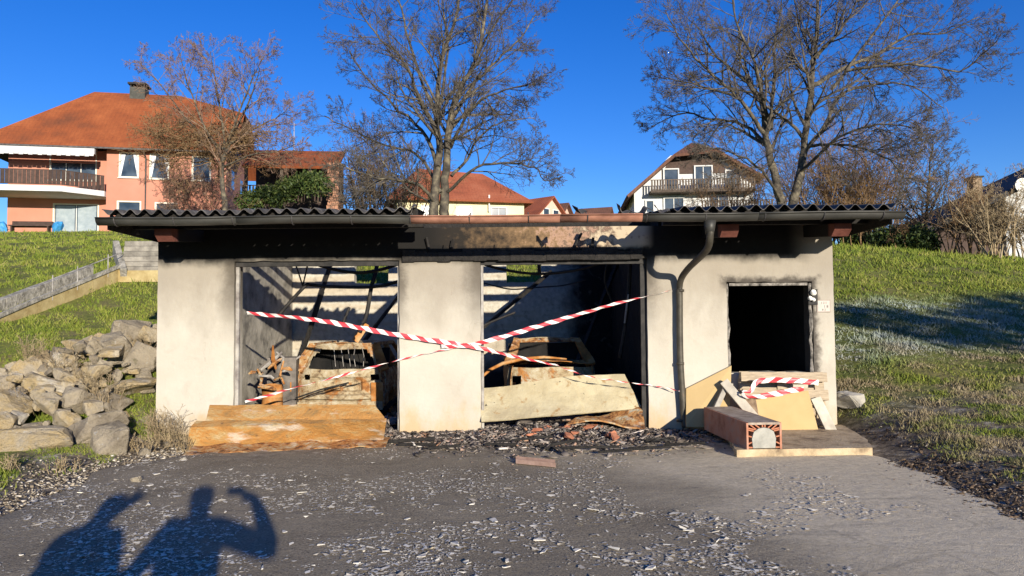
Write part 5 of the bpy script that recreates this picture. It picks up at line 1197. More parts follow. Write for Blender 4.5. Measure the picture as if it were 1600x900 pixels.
# the white gabled house right of centre
b2 = P(1080, 325, 60)
h2 = empty('white_house', (b2.x, 60, 6.4), R(-4), 'white gabled house with wooden balconies seen over the right part of the roof', 'house')
Z0 = 0.0
ga = [(-4.6, Z0), (5.0, Z0), (5.0, 6.9), (2.0, 8.6), (-1.6, 8.6), (-4.6, 5.75)]
MB().prism(ga, .0, .3, lambda u, v, a: (u, a, v)).build('gable_wall', MATS['house_white'], h2, world=False)
MB().box(-4.6, -4.3, .31, 9, 0, 5.7).build('wall', MATS['house_white'], h2, world=False); MB().box(4.7, 5.0, .31, 9, 0, 6.7).build('wall', MATS['house_white'], h2, world=False); MB().box(-4.6, 5, 9.01, 9.3, 0, 5.6).build('wall', MATS['house_white'], h2, world=False)
MB().prism([(-2.3, 7.05), (3.0, 7.05), (2.0, 8.55), (-1.55, 8.55)], -.06, -.002, lambda u, v, a: (u, a, v)).build('gable_cladding', MATS['dark_planks'], h2, world=False)
e1, e2 = (-5.3, -1.2, 5.2), (5.7, -1.2, 6.5); r1, r2 = (.3, 1.2, 9.9), (.3, 9.9, 9.9); f1, f2 = (-1.5, -1.2, 8.45), (2.0, -1.2, 8.75)
roof_part(h2, [(e1, f1, r1, r2, (-5.3, 9.9, 5.2)), (e2, (5.7, 9.9, 6.5), r2, r1, f2), (f1, f2, r1)], 'roof_brown', th=.22)
window(h2, -3.35, 3.95, .55, .9, -.11, fr_='house_white', mull=1); window(h2, -1.4, 4.1, 1.5, .95, -.11, fr_='house_white', mull=2); window(h2, 2.2, 4.0, 1.5, 1.2, -.11, fr_='house_white', mull=2); window(h2, 1.0, 5.7, 1.3, 1.9, -.18, fr_='house_white', mull=2); window(h2, -1.6, 5.8, 1.1, 1.6, -.18, fr_='house_white'); window(h2, 3.4, 5.7, 1.1, 1.5, -.11, fr_='house_white')
MB().box(-3.4, 4.9, -1.3, -.002, 5.35, 5.55).build('balcony_slab', MATS['grey_planks'], h2, world=False)
railing(h2, [(-3.4, -1.2), (4.9, -1.2)], 5.56, 6.35, 'grey_planks', .22, .13)
MB().box(.4, 6.0, -2.2, -.003, 3.2, 3.42).build('balcony_slab', MATS['grey_planks'], h2, world=False)
railing(h2, [(.4, -2.1), (6.0, -2.1)], 3.43, 4.45, 'grey_planks', .22, .13)
for x_ in (.6, 3.2, 5.8): MB().box(x_ - .08, x_ + .08, -2.1, -1.94, 0, 3.19).build('post', MATS['grey_planks'], h2, world=False)

# yellow house behind the walnut tree
b3 = P(720, 328, 70)
h3 = empty('yellow_house', (b3.x, 70, 8.0), R(13), 'pale yellow house with hipped red roof behind the walnut tree', 'house')
hw_local(h3, 'wall', 'house_yellow', -6.0, 6.2, 0, 5.1, 0, .3, [(-3.7, -2.3, 3.2, 4.4), (-.4, 1.0, 3.2, 4.4), (3.0, 4.4, 3.2, 4.4)])
MB().box(5.9, 6.19, .31, 9, 0, 5.05).build('wall', MATS['house_yellow'], h3, world=False); MB().box(-6.0, -5.7, .31, 9, 0, 5.05).build('wall', MATS['house_yellow'], h3, world=False)
for x_ in (-3.0, .3, 3.7): window(h3, x_, 3.2, 1.4, 1.2, mull=2, fr_='house_white')
roof_part(h3, [((-7, -.8, 5.0), (7, -.8, 5.0), (3.0, 4.6, 8.6), (-3.6, 4.6, 8.9)), ((-7, 10, 5.0), (-3.6, 4.6, 8.9), (3.0, 4.6, 8.6), (7, 10, 5.0)), ((-7, -.8, 5), (-3.6, 4.6, 8.9), (-7, 10, 5)), ((7, -.8, 5), (7, 10, 5), (3.0, 4.6, 8.6))], 'roof_red')
MB().tube([(2.7, -.3, 4.0), (2.7, -.3, 5.6)], .08, 6).build('vent_pipe', MATS['white_paint'], h3, world=False)
def gable_house(name, label, px, py, Y, rz, w, L, eave, ridge, wall_m, roof_m, zb):
    b = P(px, py, Y); h = empty(name, (b.x, Y, zb), R(rz), label, 'house')
    MB().prism([(-w / 2, 0), (w / 2, 0), (w / 2, eave), (0, ridge), (-w / 2, eave)], 0, L, lambda u, v, a: (a, u, v)).build('wall', MATS[wall_m], h, world=False)
    k_ = (ridge - eave) / (w / 2); o_ = .5
    roof_part(h, [((-.5, -w / 2 - o_, eave - k_ * o_ + .1), (L + .5, -w / 2 - o_, eave - k_ * o_ + .1), (L + .5, 0, ridge + .1), (-.5, 0, ridge + .1)), ((-.5, w / 2 + o_, eave - k_ * o_ + .1), (-.5, 0, ridge + .1), (L + .5, 0, ridge + .1), (L + .5, w / 2 + o_, eave - k_ * o_ + .1))], roof_m)
    for y_ in (-w * .16, w * .16):
        f_ = MB().box(L + .002, L + .05, y_ - .55, y_ + .55, eave - .3, eave + .9).build('window', MATS['white_paint'], h, world=False); MB().box(L + .051, L + .06, y_ - .45, y_ + .45, eave - .2, eave + .8).build('pane', MATS['window_glass'], h if False else f_, world=False)
    return h
gable_house('pink_house', 'small pale pink gabled house at the far right of the yellow house', 832, 330, 92, -28, 6.0, 4.5, 4.9, 7.6, 'house_pink', 'roof_brown', 8.2)
gable_house('distant_house', 'small pink-walled house with red roof between yellow house and small gable', 806, 330, 84, -40, 5.5, 5, 5.0, 7.2, 'house_pink', 'roof_red', 7.9)
gable_house('distant_house', 'tiny far house roof peeping over the middle of the gutter', 905, 330, 120, -20, 6, 5, 5.5, 8.0, 'house_white', 'roof_brown', 11.6)

# dark-roofed house at the right edge
b6 = P(1560, 400, 36)
h6 = empty('slate_roof_house', (b6.x, 36, 3.4), R(-6), 'white house with dark roof, chimney and satellite dish at the right edge', 'house')
s6 = .46
MB().prism([(.4, 0), (12, 0), (12, 7.0), (8.5, 7.9), (.4, 7.9 - 8.1 * s6)], 0, 8, lambda u, v, a: (u, a, v)).build('wall', MATS['house_white'], h6, world=False)
MB().box(-3.0, .395, .3, 7.5, 0, 7.8 - 11.5 * s6).build('timber_wing', MATS['dark_planks'], h6, world=False)
z6 = lambda x_: 8.15 + (x_ - 8.5) * s6
rf6 = roof_part(h6, [((-4.1, -1.6, z6(-4.1)), (8.5, -1.6, z6(8.5)), (8.5, 9, z6(8.5)), (-4.1, 9, z6(-4.1))), ((8.5, -1.6, z6(8.5)), (15, -1.6, z6(8.5) - 3), (15, 9, z6(8.5) - 3), (8.5, 9, z6(8.5)))], 'roof_slate', th=.25)
ch6 = MB().box(-.85, -.42, .4, 1.0, z6(-.6) - .3, z6(-.6) + 1.15).build('chimney', MATS['brown_bark'], rf6, world=False); MB().box(-.92, -.35, .33, 1.07, z6(-.6) + 1.151, z6(-.6) + 1.22).build('chimney_cap', MATS['black_metal'], h6, world=False)
window(h6, 2.2, 2.0, 1.2, 1.3, -.11, fr_='house_white', mull=2); window(h6, 5.2, 2.0, 1.2, 1.3, -.11, fr_='house_white', mull=2)
dsh = MB(); n_ = 20
for i in range(5):
    for j in range(n_): a = 2 * math.pi * j / n_; r_ = .34 * i / 4 + .004; dsh.v.append((.15 + r_ * math.cos(a), -1.95 + .12 * (r_ / .34) ** 2 * -1 + .1, z6(.1) - .02 + r_ * math.sin(a)))
for i in range(4):
    for j in range(n_): dsh.f.append((i * n_ + j, i * n_ + (j + 1) % n_, (i + 1) * n_ + (j + 1) % n_, (i + 1) * n_ + j))
d6 = dsh.build('satellite_dish', MATS['white_paint'], h6, world=False, smooth=True, solid=.02)
MB().tube([(.15, -1.83, z6(.1)), (.15, -1.62, z6(.1)), (.2, -1.4, z6(.1) + .05)], .03, 6).build('dish_arm', MATS['dark_metal'], d6, world=False)

# ------------------------------------------------------------------ retaining wall, stair wall and handrail on the left slope
simple('old_concrete', (0.13, 0.12, 0.095), (0.30, 0.28, 0.235), 7, .95, .9, 18, .04, c2=(0.46, 0.43, 0.36))
simple('ochre_concrete', (0.30, 0.22, 0.09), (0.46, 0.37, 0.18), 5, .95, .5, 25, .02)
rw = empty('stair_wall', P(95, 480, 15.5), 0, 'grey stair wall with ochre footing climbing the left slope', 'wall')
n_ = 9
Lp = [(-60, 522, 13.2), (0, 496, 14.0), (60, 470, 14.9), (120, 446, 15.9), (190, 417, 17.2)]
pt_ = [P(*q_) for q_ in Lp]
for i in range(len(pt_) - 1):
    a, b = pt_[i], pt_[i + 1]
    for j in range(3):
        p, q_ = lerp(a, b, j / 3), lerp(a, b, (j + 1) / 3 - .008); d_ = (q_ - p); nrm = Vector((d_.y, -d_.x, 0)).normalized()
        def strip(lo, hi, off, th, nm, m): MB().add([p - nrm * off + Vector((0, 0, lo)), q_ - nrm * off + Vector((0, 0, lo)), q_ - nrm * off + Vector((0, 0, hi)), p - nrm * off + Vector((0, 0, hi)), p - nrm * (off + th) + Vector((0, 0, lo)), q_ - nrm * (off + th) + Vector((0, 0, lo)), q_ - nrm * (off + th) + Vector((0, 0, hi)), p - nrm * (off + th) + Vector((0, 0, hi))], [(0, 1, 2, 3), (7, 6, 5, 4), (0, 4, 5, 1), (1, 5, 6, 2), (2, 6, 7, 3), (3, 7, 4, 0)]).build(nm, MATS[m], rw)
        strip(-.7, .02, 0, .18, 'footing', 'ochre_concrete'); strip(.0, .08, .10 if False else -.03, .06, 'kerb', 'old_concrete'); strip(-.4, .06, .75, .2, 'wall_block', 'old_concrete')
        MB().box(0, 1, 0, 1, 0, 1) if False else None
hr = empty('handrail', pt_[3], 0, 'thin galvanised handrail along the stair wall on the left slope', 'handrail')
rl = [p + Vector((0, .02, .34)) for p in pt_[2:]]; MB().tube(rl, .012, 6).build('rail', MATS['frame_steel'], hr)
for i in (7, 9, 11): a = lerp(pt_[min(int(i / 3), 3)], pt_[min(int(i / 3), 3) + 1], (i % 3) / 3); MB().tube([a + Vector((0, .02, -.1)), a + Vector((0, .02, .42))], .012, 6).build('post', MATS['frame_steel'], hr)
tw_ = empty('retaining_wall', P(212, 420, 17.3), 0, 'old stacked concrete retaining wall behind the left corner of the garage', 'wall')
simple('sleeper', (0.16, 0.145, 0.12), (0.36, 0.33, 0.27), 5, .95, .6, 20, .02, rnd=.4)
for i in range(6):
    a, b = P(192, 421 - i * 8.2, 17.35), P(262, 421 - i * 8.2, 17.1)
    MB().box(a.x, b.x, 17.25 + i * .035, 17.6, a.z - .063, a.z + .055).build('block', MATS['sleeper'], tw_, bevel=.01)
a = P(192, 425, 17.3); MB().box(a.x - .1, P(270, 425, 17.2).x, 17.1, 17.24, a.z - .25, a.z + .02).build('footing', MATS['ochre_concrete'], tw_)
MB().add([P(176, 376, 17.9), P(186, 376, 17.9), P(198, 420, 17.0), P(188, 420, 17.0), P(176, 400, 18.1), P(186, 400, 18.1), P(198, 432, 17.1), P(188, 432, 17.1)], [(0, 1, 2, 3), (7, 6, 5, 4), (0, 4, 5, 1), (1, 5, 6, 2), (2, 6, 7, 3), (3, 7, 4, 0)]).build('wing_wall', MATS['old_concrete'], tw_)
a, b = P(459, 300, 52), P(459, 192, 52)
tag(MB().tube([(a.x, 52, H(a.x, 52) - .1), (a.x, 52, b.z)], [.05, .03], 8).build('mast', MATS['frame_steel']), 'thin pale mast standing behind the low shelter', 'mast')
# ------------------------------------------------------------------ trees
def bark(name, c0, c1, c2):
    t = NT(name, 0.9)
    c = t.ramp(t.noise(5, 6), [(0.32, c0), (0.5, c1), (0.68, c2)])
    t.bump(t.noise(18, 6, t.scalev(t.pos(), (1, 1, .35))), .8, .03); MATS[name] = t.color(c)
bark('walnut_bark', (0.035, 0.03, 0.024), (0.085, 0.072, 0.054), (0.20, 0.17, 0.11))
bark('twig_bark', (0.055, 0.046, 0.037), (0.105, 0.09, 0.07), (0.17, 0.145, 0.11))
bark('red_twig', (0.13, 0.078, 0.05), (0.22, 0.142, 0.095), (0.28, 0.19, 0.125))
bark('brown_twig', (0.12, 0.07, 0.035), (0.22, 0.135, 0.065), (0.31, 0.21, 0.11))
bark('straw', (0.22, 0.16, 0.09), (0.34, 0.26, 0.15), (0.46, 0.36, 0.22))
# per level: points, sides, children, length ratio, wiggle, upward pull, angle
def cfg_tree(n1, n2, n3, r1=.42, r2=.42, r3=.42):
    return [(6, 7, 0, .56, .10, .03, R(46)), (7, 5, n1, .46, .11, .035, R(42)), (6, 4, n2, .46, .14, .03, R(42)), (3, 3, n3, .55, .16, .03, R(40)), (2, 3, 0, .4, .18, .05, R(40))]
def make_tree(name, label, base, limbs, cfg, seed, m1='walnut_bark', m2='twig_bark', cat='tree'):
    RMIN[0] = base[1] * .00017
    rng_ = random.Random(seed); root = empty(name, base, 0, label, cat); tw = [Twigs(), Twigs()]
    for (pts, r0, r1, nch, lr, t0) in limbs: limb(tw, rng_, pts, r0 * (.70 if r0 > .2 else .62), r1 * .7, cfg, int(nch * 1.35), 8, lr, t0)
    tw[0].build('trunk', MATS[m1], root); tw[1].build('crown', MATS[m2], root); return root
Y = 22
def q(px, py, dy=0.0): return P(px, py, Y + dy)
gb = P(682, 330, Y); z0 = H(gb.x, Y); foot = Vector((gb.x, Y, z0 - .1)); foot2 = Vector((gb.x + .22, Y + .1, z0 - .1))
lim = [([foot, q(678, 330), q(683, 270, .1), q(685, 215, .1), q(682, 165, .2), q(690, 100, .3), q(712, 20, .3), q(725, -60, .3)], .26, .03, 16, 4.2, .35),
       ([foot2, q(696, 330, .1), q(695, 280, .1), q(700, 215, -.1), q(710, 160, -.2), q(745, 90, -.4), q(760, 10, -.4), q(770, -60, -.4)], .26, .03, 15, 4.2, .35),
       ([q(683, 262), q(668, 215, .6), q(625, 172, 1.2), q(580, 130, 1.6), q(545, 80, 1.8)], .12, .02, 13, 3.0, .2),
       ([q(686, 215), q(655, 150, -.6), q(630, 95, -1.2), q(585, 50, -1.6), q(555, 5, -1.8)], .11, .02, 13, 3.0, .2),
       ([q(680, 315), q(655, 290, -.6), q(620, 280, -1.2), q(575, 275, -1.8), q(530, 255, -2.2)], .10, .02, 12, 2.6, .2),
       ([q(690, 300), q(650, 240, .9), q(600, 228, 1.6), q(545, 200, 2.2), q(505, 180, 2.4)], .09, .018, 13, 2.6, .2),
       ([q(704, 275), q(730, 250, .4), q(752, 210, .8), q(790, 190, 1.2), q(835, 185, 1.5)], .09, .018, 12, 2.6, .2),
       ([q(706, 190), q(735, 140, .6), q(775, 95, 1.0), q(812, 60, 1.4), q(838, 20, 1.6)], .11, .02, 13, 3.0, .2),
       ([q(700, 300), q(745, 262, -.8), q(790, 255, -1.4), q(835, 262, -2.0), q(850, 285, -2.2)], .085, .016, 12, 2.4, .2),
       ([q(705, 230), q(740, 165, -1.2), q(790, 140, -2.0), q(840, 130, -2.4)], .085, .018, 12, 2.6, .2),
       ([q(686, 170), q(700, 80, 1.2), q(690, 0, 1.6), q(680, -60, 1.8)], .09, .02, 12, 3.0, .2),
       ([q(684, 190), q(640, 70, .6), q(625, 0, .8), q(615, -60, .8)], .09, .02, 12, 3.0, .2),
       ([q(715, 150), q(760, 60, 1.4), q(800, 0, 1.6), q(815, -40, 1.8)], .08, .02, 11, 2.8, .2),
       ([q(688, 320), q(640, 300, .8), q(590, 240, 1.4), q(560, 215, 1.8)], .07, .015, 10, 2.2, .25)]
make_tree('walnut_tree', 'bare walnut tree with two close stems rising behind the middle of the garage', foot, lim, cfg_tree(9, 6, 3), 5)

Y = 24
gb = P(1232, 330, Y); z0 = H(gb.x, Y); foot = Vector((gb.x - .25, Y, z0 - .1)); foot2 = Vector((gb.x + .3, Y + .1, z0 - .1))
lim = [([foot, q(1222, 325), q(1210, 270), q(1196, 215), q(1190, 160, .2), q(1160, 120, .4), q(1120, 90, .6), q(1090, 40, .8)], .28, .03, 16, 4.8, .35),
       ([foot2, q(1240, 320), q(1252, 265), q(1260, 200), q(1268, 130), q(1275, 70, .2), q(1277, 0, .2), q(1282, -70, .2)], .28, .035, 17, 4.8, .35),
       ([q(1196, 215), q(1175, 180, -.5), q(1140, 140, -1.0), q(1105, 110, -1.5), q(1070, 70, -1.8), q(1040, 20, -2)], .13, .02, 15, 3.6, .2),
       ([q(1198, 225), q(1160, 195, .8), q(1110, 185, 1.4), q(1060, 178, 2.0), q(1015, 200, 2.4)], .11, .018, 15, 3.0, .2),
       ([q(1205, 200), q(1208, 130, 1.0), q(1212, 60, 1.4), q(1225, -20, 1.6)], .12, .02, 15, 3.4, .2),
       ([q(1200, 190), q(1180, 100, -1.2), q(1150, 30, -1.6), q(1140, -40, -1.8)], .11, .02, 14, 3.4, .2),
       ([q(1268, 135), q(1320, 105, .5), q(1370, 85, 1.0), q(1420, 55, 1.4), q(1480, 50, 1.8), q(1530, 25, 2)], .14, .02, 17, 3.8, .2),
       ([q(1255, 240), q(1290, 195, .8), q(1310, 150, 1.2), q(1365, 133, 1.6), q(1425, 135, 2.0), q(1475, 170, 2.2)], .13, .02, 16, 3.4, .2),
       ([q(1272, 90), q(1310, 50, -.6), q(1340, 0, -1), q(1365, -50, -1.2)], .12, .02, 14, 3.4, .2),
       ([q(1262, 230), q(1290, 225, -.8), q(1340, 230, -1.4), q(1390, 250, -2), q(1410, 280, -2.3)], .10, .016, 14, 2.8, .2),
       ([q(1250, 270), q(1310, 215, -1.6), q(1370, 195, -2.4), q(1440, 200, -3.0)], .10, .018, 15, 3.0, .2),
       ([q(1222, 320), q(1190, 265, -1.2), q(1140, 238, -2), q(1090, 225, -2.6)], .09, .016, 13, 2.8, .25),
       ([q(1274, 100), q(1250, 40, 1.2), q(1235, -30, 1.6)], .09, .02, 12, 3.0, .2),
       ([q(1300, 140), q(1390, 20, 1.2), q(1430, -30, 1.8)], .10, .02, 14, 3.2, .2),
       ([q(1320, 110), q(1420, 100, -1.0), q(1500, 110, -1.6), q(1540, 80, -2.0)], .09, .018, 14, 2.8, .2),
       ([q(1150, 150), q(1080, 130, .6), q(1030, 120, 1.0)], .08, .016, 12, 2.6, .2)]
make_tree('walnut_tree', 'large bare tree with two forked stems behind the right part of the garage', foot, lim, cfg_tree(9, 6, 3), 9)

# reddish tree and the creeper tangle by the salmon house
Y = 40
gb = P(355, 330, Y); z0 = H(gb.x, Y); foot = Vector((gb.x, Y, z0 - .1))
lim = [([foot, q(352, 325), q(347, 280), q(352, 240), q(370, 200, .5), q(392, 150, .8), q(405, 110, 1)], .28, .03, 14, 5.0, .3),
       ([q(352, 250), q(325, 210), q(305, 160), q(290, 120), q(280, 80)], .14, .02, 14, 4.2, .2), ([q(352, 240), q(345, 180), q(335, 120), q(328, 80)], .14, .02, 14, 4.2, .2),
       ([q(352, 235), q(300, 195, 1), q(265, 150, 1.5), q(235, 115, 2), q(215, 95, 2)], .12, .02, 13, 4.0, .2), ([q(358, 225), q(400, 200, 1), q(430, 185, 1.5), q(455, 165, 2)], .11, .02, 13, 3.8, .2),
       ([q(352, 230), q(380, 160, -1), q(400, 110, -1.5), q(415, 85, -1.5)], .11, .02, 13, 3.8, .2), ([q(350, 260), q(400, 240, -1), q(440, 235, -1.5), q(462, 225, -2)], .09, .02, 12, 3.2, .2)]
make_tree('shrubby_tree', 'reddish-twigged bare tree before the right end of the salmon house', foot, lim, cfg_tree(7, 5, 3), 15, 'walnut_bark', 'red_twig')
def tangle(name, label, base, starts, cfg, seed, m, r=.03, cat='shrub', parent=None):
    RMIN[0] = max(base[1] * .00020, .0025)
    rng_ = random.Random(seed); root = empty(name, base, 0, label, cat); tw = [Twigs(), Twigs()]
    for (p, d, L) in starts: grow(tw, rng_, tuple(p), norm3(tuple(d)), L * rng_.uniform(.75, 1.2), r * rng_.uniform(.7, 1.2), 0, cfg)
    tw[0].build('stem', MATS[m], root); tw[1].build('twigs', MATS[m], root); return root
rg = random.Random(31)
st_ = []
for i in range(150):
    px = rg.uniform(235, 400); st_.append((P(px, np.interp(px, [235, 330, 400], [232, 232, 225]) + rg.uniform(-26, 22), 41 + rg.uniform(-1, 1.5)), (rg.uniform(-1, 1), rg.uniform(-.4, .4), rg.uniform(-.15, .35)), 1.9))
ctb = [(6, 4, 5, .55, .3, -.03, R(55)), (5, 3, 4, .5, .35, -.02, R(60)), (4, 3, 3, .5, .35, 0, R(60)), (2, 3, 0, .5, .3, 0, R(50))]
vine = P(352, 340, 41)
tangle('creeper', 'brown leafless creeper matted under the eave of the salmon house', (vine.x, 41, H(vine.x, 41)), st_ + [(Vector((vine.x, 41, H(vine.x, 41))), (0, 0, 1), 5.5)], ctb, 4, 'brown_twig')
st_ = []
for i in range(60):
    x_ = rg.uniform(4.2, 8.4); st_.append((root_matrix(h1) @ Vector((x_, -.10, rg.uniform(-.5, 3))), (rg.uniform(-.5, .5), -.02, 1), 2.6))
ctw = [(6, 4, 6, .5, .25, .0, R(55)), (5, 3, 5, .5, .35, 0, R(60)), (4, 3, 3, .5, .35, 0, R(60)), (2, 3, 0, .5, .3, 0, R(50))]
for s_ in ctw: pass
tangle('wall_creeper', 'fine reddish creeper climbing the wall of the salmon house', root_matrix(h1) @ Vector((6.3, -.1, 0)), st_, ctw, 6, 'red_twig', .022, 'creeper')
# rounded brown thicket and thin tree on the right, thicket behind the walnut
def thicket(name, label, px0, px1, pyb, Y_, hgt, n_, seed, m, spread=.35, cfg=None, cat='shrub'):
    rr = random.Random(seed); st = []
    for i in range(n_):
        p = P(rr.uniform(px0, px1), pyb, Y_ + rr.uniform(-1, 1)); p.z = H(p.x, p.y) - .05
        st.append((p, (rr.uniform(-spread, spread), rr.uniform(-spread, spread), 1), hgt * rr.uniform(.65, 1.05)))
    c_ = P((px0 + px1) / 2, pyb, Y_)
    return tangle(name, label, (c_.x, Y_, H(c_.x, Y_)), st, cfg or [(6, 4, 8, .38, .12, .02, R(35)), (5, 3, 5, .5, .2, .03, R(40)), (3, 3, 4, .5, .25, .02, R(45)), (2, 3, 0, .5, .3, 0, R(45))], seed, m, .035, cat)
thicket('hazel_thicket', 'dense rounded brown thicket behind the right-hand tree', 1265, 1385, 330, 34, 6.0, 75, 3, 'brown_twig')
thicket('thicket', 'tangled brown bush before the right half of the white gabled house', 1095, 1200, 330, 40, 5.0, 20, 28, 'brown_twig')
thicket('thicket', 'brown ivy-grown thicket left of the walnut stems', 570, 650, 330, 30, 4.6, 30, 8, 'brown_twig')
thicket('thicket', 'low bare bushes between the shelter and the walnut tree', 540, 600, 330, 33, 4.2, 16, 18, 'twig_bark')
Y = 29
gb = P(1447, 380, Y); z0 = H(gb.x, Y); foot = Vector((gb.x, Y, z0 - .1))
lim = [([foot, q(1447, 360), q(1449, 320), q(1452, 280), q(1455, 240), q(1460, 215)], .14, .02, 26, 3.0, .15), ([foot + Vector((.1, 0, 0)), q(1458, 365), q(1470, 330), q(1478, 290), q(1485, 255)], .08, .015, 14, 2.4, .2), ([foot, q(1440, 350), q(1420, 310), q(1410, 270)], .07, .015, 14, 2.2, .2)]
make_tree('small_tree', 'slender bare tree right of the garage roof end', foot, lim, cfg_tree(6, 5, 3), 25)
for k_, (x0_, x1_, Yq, hh_, m_, lab) in enumerate(((1480, 1560, 27, 3.0, 'brown_twig', 'brown bare bush left of the dark-roofed house'), (1535, 1640, 25.5, 2.6, 'straw', 'tall straw-coloured dry grasses before the dark-roofed house'), (1395, 1430, 29, 1.4, 'brown_twig', 'low brown bush at the top of the right slope'), (1310, 1375, 30, 2.0, 'brown_twig', 'brown bush at the hill crest beside the roof end'))):
    thicket('dry_bush', lab, x0_, x1_, 400, Yq, hh_, 40 if 'straw' in m_ else 22, 40 + k_, m_, .3)

# evergreen shrubs: leaves spread through an uneven volume
t = NT('evergreen', 0.6); t.b.inputs['Subsurface Weight'].default_value = 0
EVER = t.color(t.ramp(t.island(), [(0, (0.018, 0.035, 0.008)), (.5, (0.045, 0.075, 0.016)), (1, (0.10, 0.12, 0.03))]))
def leafy(name, label, base, blobs, n_, size, seed, cat='shrub', m=None):
    rng_ = np.random.default_rng(seed); root = empty(name, base, 0, label, cat); Cs = []
    for (c_, r_) in blobs:
        k_ = int(n_ * r_[0] * r_[2] / sum(b[1][0] * b[1][2] for b in blobs)); d_ = rng_.normal(0, 1, (k_, 3)); d_ /= np.linalg.norm(d_, axis=1, keepdims=True)
        rad = rng_.uniform(.35, 1.0, (k_, 1)) ** .5 * rng_.choice([.8, 1.0, 1.15], (k_, 1)); Cs.append(np.array(c_) + d_ * rad * np.array(r_))
    C_ = np.concatenate(Cs); k_ = len(C_); T_ = np.array([[-.5, 0, 0], [.5, 0, 0], [0, 1.2, 0], [0, -.6, .1]])
    a, b, c_ = rng_.uniform(0, 6.28, (3, k_)); S_ = size * rng_.uniform(.6, 1.4, k_)
    Rm = rand_rot(k_, rng_, 3.0); V__ = np.einsum('nij,kj->nki', Rm, T_) * S_[:, None, None] + C_[:, None, :]
    link('foliage', fast_mesh('foliage', V__.reshape(-1, 3), (np.arange(k_)[:, None] * 4 + np.array([0, 3, 1, 2])[None]), 4), m or EVER, root)
    mb = MB()
    for i, (bc, br) in enumerate(blobs[:6]): mb.tube([(bc[0] * .5 + base[0] * .5, bc[1], base[2] - .1), (bc[0], bc[1], bc[2])], [.05, .02], 5)
    mb.build('stem', MATS['walnut_bark'], root)
rg = random.Random(3)
bl = []
for i in range(11):
    px = 385 + i * 12; p = P(px, np.interp(px, [380, 430, 490, 515], [318, 305, 285, 290]) + rg.uniform(-5, 5), 45 + rg.uniform(-.5, .5)); bl.append((tuple(p), (.7, .6, rg.uniform(.5, .8))))
leafy('evergreen_hedge', 'low evergreen shrubs before the picket fence of the shelter', (bl[5][0][0], 45, H(bl[5][0][0], 45)), bl, 7000, .10, 12)
for k_, (px, Yq, w, h, lab) in enumerate(((1385, 29, .7, .75, 'round dark evergreen bush at the right end of the roof'), (1418, 28.5, .9, .8, 'dark green bush left of the slender tree'), (1440, 28, .6, .9, 'upright evergreen bush behind the slender tree'), (1338, 30, .6, .7, 'small evergreen bush on the crest beside the garage'))):
    p = P(px, 385, Yq); z_ = H(p.x, Yq)
    leafy('evergreen_bush', lab, (p.x, Yq, z_), [((p.x, Yq, z_ + h * .6), (w, w, h * .7)), ((p.x + .4 * w, Yq - .2, z_ + h * .4), (w * .6, w * .6, h * .5)), ((p.x - .45 * w, Yq + .1, z_ + h * .5), (w * .55, w * .6, h * .5))], 2200, .07, 60 + k_)

# unseen hedge added outside the frame on the right so that its shade lies across the right-hand slope
rg = random.Random(19); bl = []
for i in range(12):
    top = rg.uniform(5.6, 6.5)
    for zc in (1.4, 2.9, 4.3, top): bl.append(((15.7 + i * 1.05 + rg.uniform(-.25, .25), -7 + rg.uniform(-.4, .4), zc), (rg.uniform(.8, 1.05), .7, rg.uniform(.85, 1.05))))
leafy('shade_hedge', 'tall evergreen hedge added out of view on the right to shade the slope', (24.0, -7.0, 0.0), bl, 11000, .22, 99, 'hedge')

# ------------------------------------------------------------------ grass
t = NT('grass_blade', 0.8)
x, y, z = t.sep(t.pos())
c = t.ramp(t.math('ADD', t.math('MULTIPLY', t.noise(0.7, 5), .75), t.math('MULTIPLY', t.island(), .35)), [(0.32, (0.085, 0.125, 0.014)), (0.5, (0.15, 0.20, 0.022)), (0.66, (0.22, 0.235, 0.035)), (0.82, (0.30, 0.26, 0.10))])
c = t.mix(t.math('MULTIPLY', t.math('MULTIPLY', t.step(t.noise(1.2, 5), .42, .58), t.step(x, 3.8, 4.6)), t.step(y, 15.5, 12.5)), c, t.ramp(t.island(), [(0, (0.16, 0.12, 0.06)), (1, (0.38, 0.31, 0.19))]))
frost = t.math('MULTIPLY', t.math('MULTIPLY', t.step(x, 4.8, 5.8), t.step(y, 11.8, 13.2)), t.step(y, 17.0, 15.5))
c = t.mix(t.math('MULTIPLY', frost, t.step(t.noise(2.5, 4), .3, .7, .25, .9)), c, (0.38, 0.43, 0.42))
BLADE = t.color(c)
def grass(name, label, X_, Y_, seed, h=.032, w=.009, avoid=None):
    rng_ = np.random.default_rng(seed); n_ = len(X_); Z_ = Hraw(X_, Y_); sc_ = np.clip(Y_ / 12, .7, 2.6)
    a = rng_.uniform(0, 6.28, n_); hh_ = h * np.exp(rng_.normal(0, .4, n_)) * np.clip(sc_, .8, 1.9); ww = w * sc_ * rng_.uniform(.7, 1.4, n_)
    cl_ = np.sin(X_ * 3.7 + np.sin(Y_ * 2.1) * 2) * np.sin(Y_ * 4.1 + np.sin(X_ * 1.7) * 2) + .6 * np.sin(X_ * 9.1 + Y_ * 7.3); hh_ = hh_ * np.clip(1.05 + .75 * cl_, .35, 2.6)
    lean = rng_.uniform(.1, 1.1, n_) * hh_; la = rng_.uniform(0, 6.28, n_)
    B_ = np.stack([X_, Y_, Z_ - .01], -1); s_ = np.stack([np.cos(a), np.sin(a), np.zeros(n_)], -1) * ww[:, None]
    tip = B_ + np.stack([np.cos(la) * lean, np.sin(la) * lean, hh_], -1)
    V__ = np.stack([B_ - s_, B_ + s_, tip], 1).reshape(-1, 3)
    return tag(link(name, fast_mesh(name, V__, np.arange(n_ * 3).reshape(n_, 3), 3), BLADE), label, 'grass', kind='stuff')
